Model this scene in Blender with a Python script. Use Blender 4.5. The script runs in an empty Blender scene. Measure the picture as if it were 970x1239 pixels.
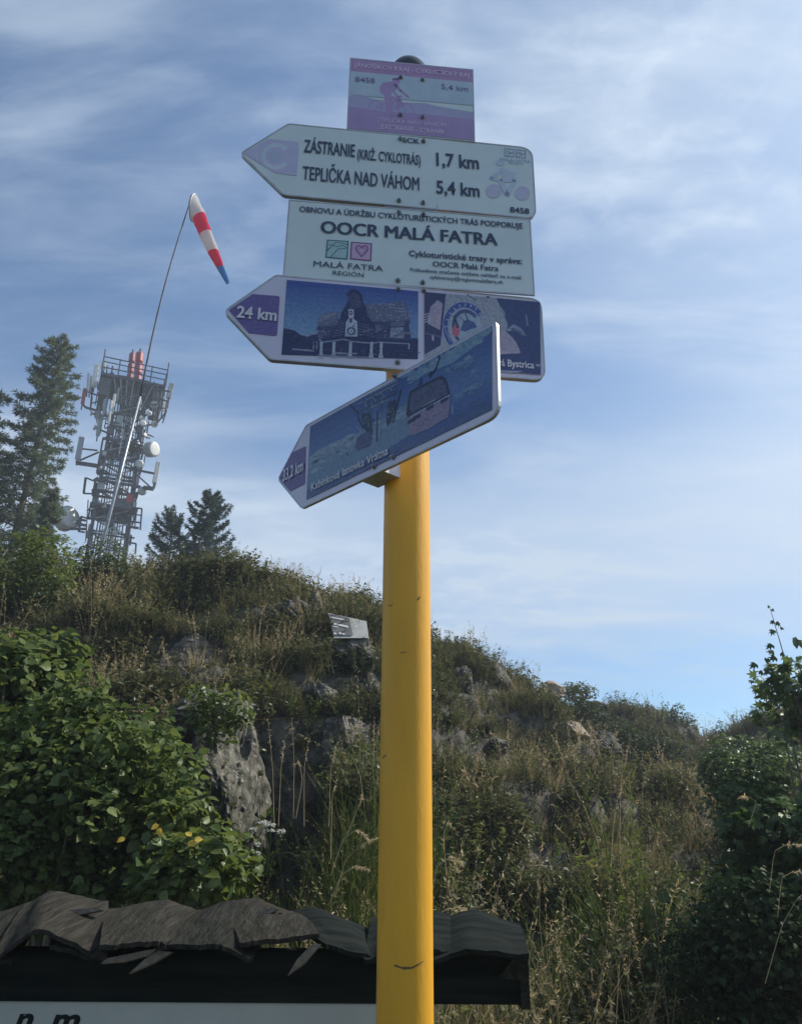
import bpy, bmesh, math, random
import numpy as np
from mathutils import Vector, Matrix, Euler

R = math.radians
sc = bpy.context.scene
COL = sc.collection
random.seed(7)
rng = np.random.default_rng(11)

# ------------------------------------------------------------------ camera
CAM = np.array([0.0, 0.0, 1.6])
PITCH, ROLL, FPX = R(22.4436), R(0.4058), 971.4
cp, sp, cr, sr = math.cos(PITCH), math.sin(PITCH), math.cos(ROLL), math.sin(ROLL)
right0 = Vector((1, 0, 0)); up0 = Vector((0, -sp, cp)); fwd = Vector((0, cp, sp))
rgt = right0 * cr + up0 * sr
upv = up0 * cr - right0 * sr
cam_d = bpy.data.cameras.new("camera")
cam_d.sensor_fit = 'VERTICAL'; cam_d.sensor_height = 24.0
cam_d.lens = 24.0 * FPX / 1239.0
cam_d.clip_start = 0.05; cam_d.clip_end = 5000
cam = bpy.data.objects.new("camera", cam_d); COL.objects.link(cam)
M = Matrix((rgt, upv, -fwd)).transposed().to_4x4(); M.translation = Vector(CAM)
cam.matrix_world = M
sc.camera = cam

# ------------------------------------------------------------------ light
SUN_AZ, SUN_EL = R(68), R(44)          # azimuth measured from +Y (view) to the right
SKY_STRENGTH, SUN_STRENGTH, EXPOSURE = 0.105, 5.0, 0.18
world = bpy.data.worlds.new("World"); sc.world = world; world.use_nodes = True
wn = world.node_tree; wn.nodes.clear()
def wnode(t, **kw):
    n = wn.nodes.new(t)
    for k, v in kw.items(): setattr(n, k, v)
    return n
def wlink(a, b): wn.links.new(a, b)
w_out = wnode('ShaderNodeOutputWorld'); w_bg = wnode('ShaderNodeBackground')
w_bg.inputs['Strength'].default_value = SKY_STRENGTH
w_sky = wnode('ShaderNodeTexSky', sky_type='NISHITA', sun_disc=False, sun_elevation=SUN_EL, sun_rotation=SUN_AZ)
w_sky.altitude = 600; w_sky.air_density = 1.0; w_sky.dust_density = 1.6; w_sky.ozone_density = 1.6
w_tc = wnode('ShaderNodeTexCoord')
def wmath(op, a=None, b=None, c=None, clamp=False):
    n = wnode('ShaderNodeMath', operation=op); n.use_clamp = clamp
    for i, v in enumerate((a, b, c)):
        if v is None: continue
        if isinstance(v, (int, float)): n.inputs[i].default_value = v
        else: wlink(v, n.inputs[i])
    return n.outputs[0]
sep = wnode('ShaderNodeSeparateXYZ'); wlink(w_tc.outputs['Generated'], sep.inputs[0])
den = wmath('ADD', wmath('MAXIMUM', sep.outputs[2], 0.0), 0.22)
comb = wnode('ShaderNodeCombineXYZ')
wlink(wmath('DIVIDE', sep.outputs[0], den), comb.inputs[0]); wlink(wmath('DIVIDE', sep.outputs[1], den), comb.inputs[1])
def wnoise(scale, detail, rough, dist, stretch=(1, 1, 1), rot=0.0, off=(0, 0, 0)):
    mp = wnode('ShaderNodeMapping'); mp.inputs['Scale'].default_value = stretch
    mp.inputs['Rotation'].default_value = (0, 0, rot); mp.inputs['Location'].default_value = off
    wlink(comb.outputs[0], mp.inputs[0])
    n = wnode('ShaderNodeTexNoise'); n.inputs['Scale'].default_value = scale; n.inputs['Detail'].default_value = detail
    n.inputs['Roughness'].default_value = rough; n.inputs['Distortion'].default_value = dist
    wlink(mp.outputs[0], n.inputs['Vector']); return n.outputs['Fac']
def wramp(v, a, b, lo=0.0, hi=1.0):
    n = wnode('ShaderNodeMapRange', interpolation_type='SMOOTHSTEP')
    wlink(v, n.inputs[0]); n.inputs[1].default_value = a; n.inputs[2].default_value = b
    n.inputs[3].default_value = lo; n.inputs[4].default_value = hi; return n.outputs[0]
veil = wramp(wnoise(0.75, 3, 0.5, 0.3, (1, 1, 1), 0.4, (3.1, 1.7, 0)), 0.36, 0.72)
wisps = wramp(wnoise(2.8, 8, 0.55, 0.35, (0.8, 2.4, 1), 0.6, (0.4, 2.0, 0)), 0.38, 0.78)
ripple = wramp(wnoise(13, 4, 0.55, 0.25, (1.0, 1.5, 1), 0.8, (2, 5, 0)), 0.40, 0.75)
patch = wramp(wnoise(1.5, 2, 0.5, 0.2, (1, 1, 1), 0.0, (5.5, 0.3, 0)), 0.50, 0.68)
# a bank of thin cloud low over the hill on the right, and thin cloud towards the sun
def spot(dv, a, b):
    d = Vector(dv).normalized()
    n = wnode('ShaderNodeVectorMath', operation='DOT_PRODUCT'); wlink(w_tc.outputs['Generated'], n.inputs[0]); n.inputs[1].default_value = d
    return wramp(n.outputs['Value'], a, b)
def px_dir(u, v):
    U, V = u - 485, v - 619.5
    u0 = U * cr + V * sr; v0 = -U * sr + V * cr
    return right0 * (u0 / FPX) + up0 * (-v0 / FPX) + fwd
bank = wramp(sep.outputs[2], 0.16, 0.30)
bank2 = wramp(sep.outputs[2], 0.36, 0.52, 1.0, 0.0)
bank = wmath('MULTIPLY', wmath('MULTIPLY', bank, bank2), wramp(wnoise(0.9, 6, 0.55, 0.4, (1, 1, 1), 0, (1.2, 0.6, 0)), 0.20, 0.52))
sunny = spot((math.sin(SUN_AZ) * math.cos(SUN_EL), math.cos(SUN_AZ) * math.cos(SUN_EL), math.sin(SUN_EL)), 0.60, 1.0)
cl = wmath('MULTIPLY', wisps, wmath('ADD', wmath('MULTIPLY', veil, 0.50), 0.22))
cl = wmath('ADD', cl, wmath('MULTIPLY', veil, 0.10))
cl = wmath('ADD', cl, wmath('MULTIPLY', wmath('MULTIPLY', ripple, patch), 0.28))
cl = wmath('ADD', cl, wmath('MULTIPLY', bank, 0.70))
cl = wmath('ADD', cl, wmath('MULTIPLY', sunny, 0.36), clamp=True)
w_mix = wnode('ShaderNodeMix', data_type='RGBA'); wlink(cl, w_mix.inputs['Factor'])
tint = wnode('ShaderNodeMix', data_type='RGBA', blend_type='MULTIPLY'); tint.inputs['Factor'].default_value = 1.0
wlink(w_sky.outputs[0], tint.inputs['A']); tint.inputs['B'].default_value = (0.79, 1.04, 1.20, 1)
wlink(tint.outputs['Result'], w_mix.inputs['A']); cgl = wnode('ShaderNodeMix', data_type='RGBA'); wlink(sunny, cgl.inputs['Factor']); cgl.inputs['A'].default_value = (4.8, 5.8, 7.1, 1); cgl.inputs['B'].default_value = (6.4, 7.4, 8.6, 1); wlink(cgl.outputs['Result'], w_mix.inputs['B'])
wlink(w_mix.outputs['Result'], w_bg.inputs['Color']); wlink(w_bg.outputs[0], w_out.inputs[0])

sun_d = bpy.data.lights.new("sun", 'SUN'); sun_d.energy = SUN_STRENGTH; sun_d.angle = R(0.6); sun_d.color = (1.0, 0.94, 0.84)
sun = bpy.data.objects.new("sun", sun_d); COL.objects.link(sun)
sdir = Vector((math.sin(SUN_AZ) * math.cos(SUN_EL), math.cos(SUN_AZ) * math.cos(SUN_EL), math.sin(SUN_EL)))
sun.rotation_euler = sdir.to_track_quat('Z', 'Y').to_euler(); sun.location = (20, 10, 30)
sc.view_settings.view_transform = 'Standard'; sc.view_settings.look = 'None'
sc.view_settings.exposure = EXPOSURE; sc.view_settings.gamma = 1.0
sc.render.engine = 'CYCLES'
sc.cycles.max_bounces = 6; sc.cycles.transparent_max_bounces = 6
sc.cycles.volume_bounces = 0; sc.cycles.use_denoising = True

# ------------------------------------------------------------------ pixel helpers
def at(u, v, Y):
    """the point on the photo ray (u,v) that stands at world distance Y"""
    d = px_dir(u, v); k = Y / d.y
    return Vector((d.x * k, Y, CAM[2] + d.z * k))
def project(P):
    P = np.asarray(P, float) - CAM
    x = P[..., 0]; zc = P[..., 1] * cp + P[..., 2] * sp; yu = -P[..., 1] * sp + P[..., 2] * cp
    u0 = x / zc * FPX; v0 = -yu / zc * FPX
    return 485 + u0 * cr - v0 * sr, 619.5 + u0 * sr + v0 * cr, zc

# ------------------------------------------------------------------ object helpers
def tag(o, label=None, cat=None, group=None, kind=None):
    if label: o['label'] = label
    if cat: o['category'] = cat
    if group: o['group'] = group
    if kind: o['kind'] = kind
    return o
def empty(name, loc, label, cat, group=None, rz=0.0):
    o = bpy.data.objects.new(name, None); COL.objects.link(o)
    o.location = loc; o.rotation_euler = (0, 0, rz); o.empty_display_size = 0.1
    return tag(o, label, cat, group)
def link(name, me, mat=None, parent=None, smooth=False):
    o = bpy.data.objects.new(name, me); COL.objects.link(o)
    if mat is not None and len(me.materials) == 0: me.materials.append(mat)
    if smooth: me.polygons.foreach_set('use_smooth', [True] * len(me.polygons))
    if parent is not None: o.parent = parent
    return o
def fast_mesh(name, V, F, attrs=None, smooth=False, uniform=True):
    V = np.asarray(V, np.float32); F = np.asarray(F, np.int32)
    me = bpy.data.meshes.new(name); n = F.shape[1]
    me.vertices.add(len(V)); me.vertices.foreach_set('co', V.ravel())
    me.loops.add(F.size); me.loops.foreach_set('vertex_index', F.ravel())
    me.polygons.add(len(F)); me.polygons.foreach_set('loop_start', np.arange(0, F.size, n, dtype=np.int32))
    try: me.polygons.foreach_set('loop_total', np.full(len(F), n, np.int32))
    except Exception: pass
    if smooth: me.polygons.foreach_set('use_smooth', np.ones(len(F), bool))
    for k, a in (attrs or {}).items():
        at_ = me.attributes.new(k, 'FLOAT', 'POINT'); at_.data.foreach_set('value', np.asarray(a, np.float32))
    me.update(calc_edges=True); me.validate()
    return me

class MB:
    """collects shapes in one mesh, optionally with a colour per face"""
    def __init__(s, org=(0, 0, 0)): s.v = []; s.f = []; s.c = []; s.col = (1, 1, 1, 1); s.o = Vector(org)
    def add(s, vs, fs):
        b = len(s.v); s.v += [tuple(Vector(p) - s.o) for p in vs]
        for f in fs: s.f.append([b + i for i in f]); s.c.append(s.col)
    def box(s, c, size, mat3=None):
        c = Vector(c); hx, hy, hz = [q / 2 for q in size]; vs = []
        for x in (-hx, hx):
            for y in (-hy, hy):
                for z in (-hz, hz):
                    p = Vector((x, y, z)); vs.append(c + (mat3 @ p if mat3 else p))
        s.add(vs, [(0, 1, 3, 2), (4, 6, 7, 5), (0, 4, 5, 1), (2, 3, 7, 6), (0, 2, 6, 4), (1, 5, 7, 3)])
    def bar(s, a, b, w, h=None, up=(0, 0, 1)):
        a = Vector(a); b = Vector(b); h = h or w; d = b - a; L = d.length
        if L < 1e-6: return
        z = d / L; u = Vector(up)
        if abs(z.dot(u)) > 0.97: u = Vector((0, 1, 0))
        x = z.cross(u).normalized(); y = x.cross(z)
        s.box((a + b) / 2, (w, h, L), Matrix((x, y, z)).transposed())
    def tube(s, pts, rad, n=8, cap=True):
        pts = [Vector(p) for p in pts]; m = len(pts)
        if isinstance(rad, (int, float)): rad = [rad] * m
        vs = []; prev = None
        for i, p in enumerate(pts):
            d = (pts[min(i + 1, m - 1)] - pts[max(i - 1, 0)]).normalized()
            if prev is None:
                u = Vector((0, 0, 1)) if abs(d.z) < 0.9 else Vector((1, 0, 0)); x = d.cross(u).normalized()
            else: x = (prev - d * prev.dot(d)).normalized()
            prev = x; y = d.cross(x)
            for k in range(n):
                a = 2 * math.pi * k / n; vs.append(p + (x * math.cos(a) + y * math.sin(a)) * rad[i])
        fs = [(i * n + k, i * n + (k + 1) % n, (i + 1) * n + (k + 1) % n, (i + 1) * n + k) for i in range(m - 1) for k in range(n)]
        if cap: fs += [tuple(range(n))[::-1], tuple((m - 1) * n + k for k in range(n))]
        s.add(vs, fs)
    def prism(s, outline, y0, y1):
        """outline in (x,z), extruded from y0 (front) to y1"""
        n = len(outline); vs = [(x, y0, z) for x, z in outline] + [(x, y1, z) for x, z in outline]
        s.add(vs, [tuple(range(n)), tuple(range(n, 2 * n))[::-1]] + [(i, i + n, (i + 1) % n + n, (i + 1) % n) for i in range(n)])
    def flat(s, outline, y):
        n = len(outline); s.add([(x, y, z) for x, z in outline], [tuple(range(n))])
    def build(s, name, mat, parent=None, smooth=False, kind=None, label=None):
        me = bpy.data.meshes.new(name); me.from_pydata(s.v, [], s.f)
        bm = bmesh.new(); bm.from_mesh(me); bmesh.ops.recalc_face_normals(bm, faces=bm.faces); bm.to_mesh(me); bm.free()
        if any(c != (1, 1, 1, 1) for c in s.c):
            ca = me.color_attributes.new('Col', 'FLOAT_COLOR', 'CORNER')
            arr = np.array([s.c[p.index] for p in me.polygons for _ in range(p.loop_total)], np.float32)
            ca.data.foreach_set('color', arr.ravel())
        me.update(); o = link(name, me, mat, parent, smooth)
        return tag(o, label, None, None, kind)

# ------------------------------------------------------------------ materials
def srgb(r, g, b):
    f = lambda c: (c / 255 / 12.92) if c <= 10.3 else ((c / 255 + 0.055) / 1.055) ** 2.4
    return (f(r), f(g), f(b), 1)
MATS = {}
def mat(name, c1, c2=None, scale=8.0, rough=0.6, metal=0.0, bump=0.0, bscale=None, detail=5, spec=0.5, stretch=None, coords='Object', lo=0.35, hi=0.65, c3=None, s3=3.0, vcol=False, t3=(0.55, 0.7)):
    m = bpy.data.materials.new(name); m.use_nodes = True; nt = m.node_tree; n = nt.nodes; L = nt.links
    b = n['Principled BSDF']; b.inputs['Roughness'].default_value = rough; b.inputs['Metallic'].default_value = metal
    b.inputs['Specular IOR Level'].default_value = spec
    c1 = tuple(c1)[:3] + (1,)
    if vcol:
        a = n.new('ShaderNodeVertexColor'); a.layer_name = 'Col'; base = a.outputs['Color']
        if c2 is None: c2 = c1
    tc = n.new('ShaderNodeTexCoord'); src = tc.outputs[coords]
    if stretch:
        mp = n.new('ShaderNodeMapping'); mp.inputs['Scale'].default_value = stretch; L.new(src, mp.inputs[0]); src = mp.outputs[0]
    def noise(sc_, det, rg=0.6):
        t = n.new('ShaderNodeTexNoise'); t.inputs['Scale'].default_value = sc_; t.inputs['Detail'].default_value = det
        t.inputs['Roughness'].default_value = rg; L.new(src, t.inputs['Vector']); return t.outputs['Fac']
    def ramp(v, a_, b_):
        r = n.new('ShaderNodeMapRange'); r.interpolation_type = 'SMOOTHSTEP'; L.new(v, r.inputs[0]); r.inputs[1].default_value = a_; r.inputs[2].default_value = b_; return r.outputs[0]
    if c2 is None and not vcol: b.inputs['Base Color'].default_value = c1
    else:
        mx = n.new('ShaderNodeMix'); mx.data_type = 'RGBA'; L.new(ramp(noise(scale, detail), lo, hi), mx.inputs['Factor'])
        mx.inputs['A'].default_value = c1; mx.inputs['B'].default_value = tuple(c2)[:3] + (1,); out = mx.outputs['Result']
        if c3 is not None:
            m3 = n.new('ShaderNodeMix'); m3.data_type = 'RGBA'; L.new(ramp(noise(s3, 6, 0.7), *t3), m3.inputs['Factor'])
            L.new(out, m3.inputs['A']); m3.inputs['B'].default_value = tuple(c3)[:3] + (1,); out = m3.outputs['Result']
        if vcol:
            mm = n.new('ShaderNodeMix'); mm.data_type = 'RGBA'; mm.blend_type = 'MULTIPLY'; mm.inputs['Factor'].default_value = 1
            L.new(base, mm.inputs['A']); L.new(out, mm.inputs['B']); out = mm.outputs['Result']
        L.new(out, b.inputs['Base Color'])
    if bump:
        bp = n.new('ShaderNodeBump'); bp.inputs['Strength'].default_value = bump; bp.inputs['Distance'].default_value = 0.05
        L.new(noise(bscale or scale * 3, 8, 0.65), bp.inputs['Height']); L.new(bp.outputs[0], b.inputs['Normal'])
    MATS[name] = m; return m

def leaf_mat(name, ca, cb, trans=0.35, rough=0.6, per_instance=False, gloss=0.025):
    """foliage: diffuse + translucent, coloured by the 'tint' attribute and by a random value per plant"""
    m = bpy.data.materials.new(name); m.use_nodes = True; nt = m.node_tree; n = nt.nodes; L = nt.links; n.clear()
    out = n.new('ShaderNodeOutputMaterial'); df = n.new('ShaderNodeBsdfDiffuse'); tr = n.new('ShaderNodeBsdfTranslucent')
    gl = n.new('ShaderNodeBsdfGlossy'); gl.inputs['Roughness'].default_value = rough * 0.7; gl.inputs['Color'].default_value = (0.8, 0.85, 0.8, 1)
    a = n.new('ShaderNodeAttribute'); a.attribute_name = 'tint'
    fac = a.outputs['Fac']
    if per_instance:
        oi = n.new('ShaderNodeObjectInfo'); ad = n.new('ShaderNodeMath'); ad.operation = 'MULTIPLY_ADD'
        L.new(oi.outputs['Random'], ad.inputs[0]); ad.inputs[1].default_value = 0.6
        sb = n.new('ShaderNodeMath'); sb.operation = 'SUBTRACT'; L.new(fac, sb.inputs[0]); sb.inputs[1].default_value = 0.3
        L.new(sb.outputs[0], ad.inputs[2]); ad.use_clamp = True; fac = ad.outputs[0]
    mx = n.new('ShaderNodeMix'); mx.data_type = 'RGBA'; L.new(fac, mx.inputs['Factor'])
    mx.inputs['A'].default_value = tuple(ca)[:3] + (1,); mx.inputs['B'].default_value = tuple(cb)[:3] + (1,)
    hs = n.new('ShaderNodeHueSaturation'); hs.inputs['Hue'].default_value = 0.485; hs.inputs['Saturation'].default_value = 1.15; hs.inputs['Value'].default_value = 1.35
    L.new(mx.outputs['Result'], hs.inputs['Color']); L.new(hs.outputs[0], tr.inputs['Color']); L.new(mx.outputs['Result'], df.inputs['Color'])
    m1 = n.new('ShaderNodeMixShader'); m1.inputs[0].default_value = trans; L.new(df.outputs[0], m1.inputs[1]); L.new(tr.outputs[0], m1.inputs[2])
    m2 = n.new('ShaderNodeMixShader'); m2.inputs[0].default_value = gloss; L.new(m1.outputs[0], m2.inputs[1]); L.new(gl.outputs[0], m2.inputs[2])
    L.new(m2.outputs[0], out.inputs[0]); return m

M_white = mat('sign_white_enamel', (0.62, 0.71, 0.73), (0.68, 0.76, 0.78), 5, 0.38, bump=0.02)
M_lilac = mat('sign_lilac_enamel', (0.60, 0.58, 0.74), (0.66, 0.63, 0.78), 5, 0.38)
M_edge = mat('sign_folded_edge', (0.42, 0.43, 0.46), (0.55, 0.55, 0.58), 20, 0.4, 0.3)
M_print = mat('printed_film', (1.12, 1.12, 1.1), (0.66, 0.72, 0.82), 210, 0.35, vcol=True, detail=6, lo=0.30, hi=0.70, c3=(1.25, 1.25, 1.3), s3=130, t3=(0.60, 0.72))
M_flat = mat('printed_flat_film', (1, 1, 1), (0.90, 0.92, 0.95), 20, 0.38, vcol=True)
M_ink = mat('navy_print_ink', (0.03, 0.05, 0.10), (0.05, 0.07, 0.13), 40, 0.4)
M_wink = mat('white_print_ink', (0.72, 0.70, 0.76), (0.62, 0.6, 0.68), 40, 0.4)
M_pink_ink = mat('pale_lilac_print_ink', (0.76, 0.62, 0.80), (0.70, 0.56, 0.74), 40, 0.4)
M_violet_ink = mat('violet_print_ink', (0.22, 0.17, 0.36), (0.28, 0.2, 0.4), 40, 0.4)
M_bolt = mat('galvanised_bolt', (0.35, 0.36, 0.38), (0.2, 0.21, 0.23), 60, 0.35, 0.8)
M_yellow = mat('yellow_pole_paint', (0.82, 0.415, 0.035), (0.72, 0.36, 0.03), 3, 0.42, bump=0.10, bscale=60, c3=(0.46, 0.25, 0.05), s3=9, t3=(0.58, 0.80), spec=0.3, stretch=(2.5, 2.5, 0.6))
M_scratch = mat('pole_scratch', (0.12, 0.08, 0.04), None, rough=0.8)
M_cap = mat('black_plastic_cap', (0.018, 0.02, 0.026), (0.04, 0.042, 0.05), 10, 0.22)
M_steel = mat('galvanised_steel', (0.25, 0.26, 0.28), (0.40, 0.41, 0.43), 14, 0.45, 0.6)
M_dsteel = mat('dark_tower_steel', (0.035, 0.04, 0.055), (0.09, 0.095, 0.12), 2.5, 0.6, 0.2)
M_msteel = mat('pale_tower_steel', (0.28, 0.29, 0.31), (0.42, 0.43, 0.45), 3, 0.5, 0.3)
M_radome = mat('off_white_radome', (0.55, 0.55, 0.52), (0.66, 0.66, 0.64), 2, 0.5)
M_radgrey = mat('grey_radome', (0.30, 0.33, 0.35), (0.38, 0.41, 0.43), 2, 0.5)
M_red = mat('signal_red_paint', (0.42, 0.06, 0.07), (0.34, 0.05, 0.06), 3, 0.45)
M_box = mat('dark_grey_cabinet', (0.06, 0.065, 0.08), (0.1, 0.105, 0.12), 3, 0.6)
def cloth_mat(name, c):
    m = bpy.data.materials.new(name); m.use_nodes = True; nt = m.node_tree; n = nt.nodes; L = nt.links; n.clear()
    out = n.new('ShaderNodeOutputMaterial'); d = n.new('ShaderNodeBsdfDiffuse'); t = n.new('ShaderNodeBsdfTranslucent'); x = n.new('ShaderNodeMixShader')
    no = n.new('ShaderNodeTexNoise'); no.inputs['Scale'].default_value = 9; cr_ = n.new('ShaderNodeMix'); cr_.data_type = 'RGBA'
    L.new(no.outputs['Fac'], cr_.inputs['Factor']); cr_.inputs['A'].default_value = c; cr_.inputs['B'].default_value = tuple(q * 0.8 for q in c[:3]) + (1,)
    for q in (d, t): L.new(cr_.outputs['Result'], q.inputs['Color'])
    x.inputs[0].default_value = 0.5; L.new(d.outputs[0], x.inputs[1]); L.new(t.outputs[0], x.inputs[2]); L.new(x.outputs[0], out.inputs[0]); return m
M_cw = cloth_mat('white_nylon', (0.78, 0.74, 0.74, 1)); M_cr = cloth_mat('red_nylon', (0.80, 0.05, 0.13, 1)); M_cb = cloth_mat('blue_nylon', (0.10, 0.32, 0.62, 1))
M_wood = mat('weathered_grey_wood_shade_dimmed', (0.022, 0.023, 0.019), (0.046, 0.045, 0.037), 5, 0.97, bump=0.6, bscale=9, stretch=(12, 0.8, 12), c3=(0.035, 0.036, 0.032), s3=2.2, spec=0.05)  # weathered wood, with the roof's shade put into its colour
M_wood2 = mat('weathered_brown_grey_wood_shade_dimmed', (0.033, 0.031, 0.025), (0.062, 0.057, 0.046), 5, 0.97, bump=0.6, bscale=9, stretch=(12, 0.8, 12), c3=(0.02, 0.019, 0.016), s3=2.5, spec=0.05)  # brown variant, also darkened to carry the shade on the slabs
M_split = mat('fresh_split_wood', (0.26, 0.22, 0.165), (0.17, 0.14, 0.11), 9, 0.85, bump=0.5, stretch=(5, 1, 5))
M_beam = mat('shade_darkened_wood', (0.008, 0.012, 0.011), (0.02, 0.024, 0.021), 6, 1.0, bump=0.3, spec=0.05, stretch=(0.3, 4, 4))  # near-black: shade under the eave and on the right slabs is in the colour
M_board = mat('grey_white_board', (0.40, 0.42, 0.38), (0.46, 0.48, 0.44), 4, 0.6)
M_rock = mat('lichened_limestone', (0.040, 0.040, 0.030), (0.17, 0.16, 0.13), 7, 0.95, bump=1.0, bscale=12, c3=(0.33, 0.32, 0.285), s3=18, lo=0.36, hi=0.64, t3=(0.57, 0.64), spec=0.2)
M_rock2 = mat('layered_brown_rock', (0.06, 0.052, 0.038), (0.21, 0.185, 0.145), 6, 0.9, bump=0.9, bscale=10, stretch=(1, 1, 4), c3=(0.36, 0.33, 0.28), s3=7)
M_rock3 = mat('tan_rock', (0.22, 0.165, 0.11), (0.36, 0.29, 0.21), 5, 0.9, bump=0.8, bscale=10, c3=(0.22, 0.2, 0.17), s3=6)
M_plate = mat('pale_metal_plaque', (0.42, 0.42, 0.38), (0.36, 0.36, 0.33), 8, 0.7, 0.0)
M_plate2 = mat('dark_metal_plaque_face', (0.13, 0.125, 0.12), (0.18, 0.175, 0.17), 10, 0.8, 0.0, spec=0.1)
M_bark = mat('tree_bark', (0.10, 0.08, 0.06), (0.18, 0.15, 0.12), 12, 0.9, bump=0.6)

# ------------------------------------------------------------------ noise
def _hash(ix, iy, seed):
    h = (ix.astype(np.int64) * 374761393 + iy.astype(np.int64) * 668265263 + seed * 982451653) & 0x7fffffff
    h = ((h ^ (h >> 13)) * 1274126177) & 0x7fffffff
    return ((h ^ (h >> 16)) & 0xffff) / 65535.0
def vnoise(x, y, seed=0):
    ix = np.floor(x); iy = np.floor(y); fx = x - ix; fy = y - iy
    fx = fx * fx * (3 - 2 * fx); fy = fy * fy * (3 - 2 * fy)
    a = _hash(ix, iy, seed); b = _hash(ix + 1, iy, seed); c = _hash(ix, iy + 1, seed); d = _hash(ix + 1, iy + 1, seed)
    return (a * (1 - fx) + b * fx) * (1 - fy) + (c * (1 - fx) + d * fx) * fy
def fbm(x, y, octv=4, seed=0, ridged=False):
    s = 0; a = 0.5; t = 0
    for i in range(octv):
        n = vnoise(x * 2 ** i, y * 2 ** i, seed + i * 17)
        if ridged: n = 1 - np.abs(2 * n - 1)
        s = s + n * a; t += a; a *= 0.5
    return s / t
def sstep(x, a, b):
    q = np.clip((x - a) / (b - a), 0, 1); return q * q * (3 - 2 * q)

# ------------------------------------------------------------------ terrain
def table(rows):
    T, Y, Z = [], [], []
    for u, v, y in rows:
        p = at(u, v, y); T.append(p.x / p.y); Y.append(y); Z.append(p.z)
    return np.array(T), np.array(Y, float), np.array(Z)
NEAR = table([(-600, 770, 12), (-250, 730, 12.5), (0, 712, 12.5), (180, 700, 12), (290, 708, 11.5), (345, 722, 11.5), (400, 748, 11), (455, 757, 11),
              (530, 785, 12), (600, 826, 13), (655, 862, 13), (700, 892, 12), (760, 935, 11), (830, 968, 10.5), (900, 985, 10), (1000, 980, 9), (1300, 960, 9)])
FAR = table([(455, 770, 17), (530, 792, 17), (600, 828, 17), (660, 850, 18), (720, 856, 19), (790, 870, 20), (830, 888, 21), (850, 905, 21), (880, 900, 19), (920, 885, 17), (1000, 870, 16), (1300, 880, 16)])
def H(x, y, rough=True):
    x = np.asarray(x, float); y = np.asarray(y, float)
    ys = np.maximum(y, 2.0); t = x / ys
    foot = 3.75 + 0.5 * sstep(t, 0.05, 0.5) + 0.35 * (fbm(x * 0.7, y * 0.7, 2, 3) - 0.5)
    def ridge(tab, fall, k):
        yc = np.interp(t, tab[0], tab[1]); zc = np.interp(t, tab[0], tab[2])
        s = np.clip((y - foot) / (yc - foot), 0, 1)
        p = k * s + (1 - k) * (s * s * (3 - 2 * s))
        z = zc * p
        return np.where(y > yc, zc - fall * (y - yc), z), yc
    zn, yc = ridge(NEAR, 0.42, 0.7)
    zn = np.where(t < 0.06, np.maximum(zn, np.where(y > yc, np.interp(t, NEAR[0], NEAR[2]) - 0.12 * (y - yc), -9)), zn)
    zf, ycf = ridge(FAR, 0.2, 0.4)
    # the far mound rises late and steeply
    sF = np.clip((y - (yc + 0.6)) / (ycf - yc - 0.6), 0, 1)
    zf = np.where(y < ycf, -0.5 + (np.interp(t, FAR[0], FAR[2]) + 0.5) * (0.25 + 0.75 * sF ** 1.1), zf)
    zf = np.where((t < 0.0) | (y < yc + 0.6), -9, zf)
    flat = np.where(y > yc, np.minimum(3.4, 3.4), 0.0) * sstep(y, 12, 26)
    z = np.maximum(np.maximum(zn, zf), flat * 0.9)
    z = np.where(y < foot, 0, z)
    out = sstep(np.hypot(x, y), 60, 160)
    z = z * (1 - out) + (-6) * out
    if rough:
        u, v, zc_ = project(np.stack([x, y, z], -1))
        up = sstep(y, 3.9, 6.2) * (1 - sstep(y, 40, 60))
        wx = x + 0.8 * (fbm(x * 0.6, y * 0.6, 2, 21) - 0.5); wy = y + 0.8 * (fbm(x * 0.6, y * 0.6, 2, 22) - 0.5)
        r = fbm(wx * 0.75, wy * 0.95, 4, 5, True)
        crest = np.exp(-((y - yc) / 1.2) ** 2)
        z = z + up * (1.25 * (r - 0.62) * (1 - 0.65 * crest) + 0.10 * (fbm(x * 3.1, y * 3.1, 3, 9, True) - 0.6))
        z = z + up * 0.07 * (fbm(x * 7.0, y * 7.0, 3, 19, True) - 0.6)
        # ledges
        st = 0.55; q = z / st; fr = q - np.floor(q); led = (np.floor(q) + sstep(fr, 0.25, 0.75)) * st
        z = z + up * 0.55 * (led - z) * (1 - crest)
        # dark hollow between the rocks left of the pole, and two shady hollows on the right
        def pit(t0, tw, y0, y1, depth, soft=0.45):
            m = np.exp(-(np.abs((t - t0) / tw)) ** 4) * sstep(y, y0, y0 + 0.5) * (1 - sstep(y, y1, y1 + soft))
            return depth * m
        z = z - pit(-0.128, 0.055, 5.5, 7.4, 1.7, 0.35)
        z = z - pit(0.14, 0.09, 5.3, 6.4, 0.9, 0.3)
        z = z - pit(0.045, 0.03, 4.6, 5.6, 0.5, 0.3)
        z = z + 0.45 * np.exp(-((t + 0.055) / 0.03) ** 2 - ((y - 6.6) / 0.9) ** 2)
    return z
def ground_hit(u, v, ymin=3.0, ymax=40):
    d = px_dir(u, v); ys = np.arange(ymin, ymax, 0.02)
    k = ys / d.y; xs = d.x * k; zs = CAM[2] + d.z * k
    b = np.where(zs < H(xs, ys))[0]
    i = b[0] if len(b) else len(ys) - 1
    return Vector((xs[i], ys[i], zs[i]))
def axis(segs):
    out = []
    for a, b, n in segs: out += list(np.linspace(a, b, n, endpoint=False))
    return np.array(out + [segs[-1][1]])
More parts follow.
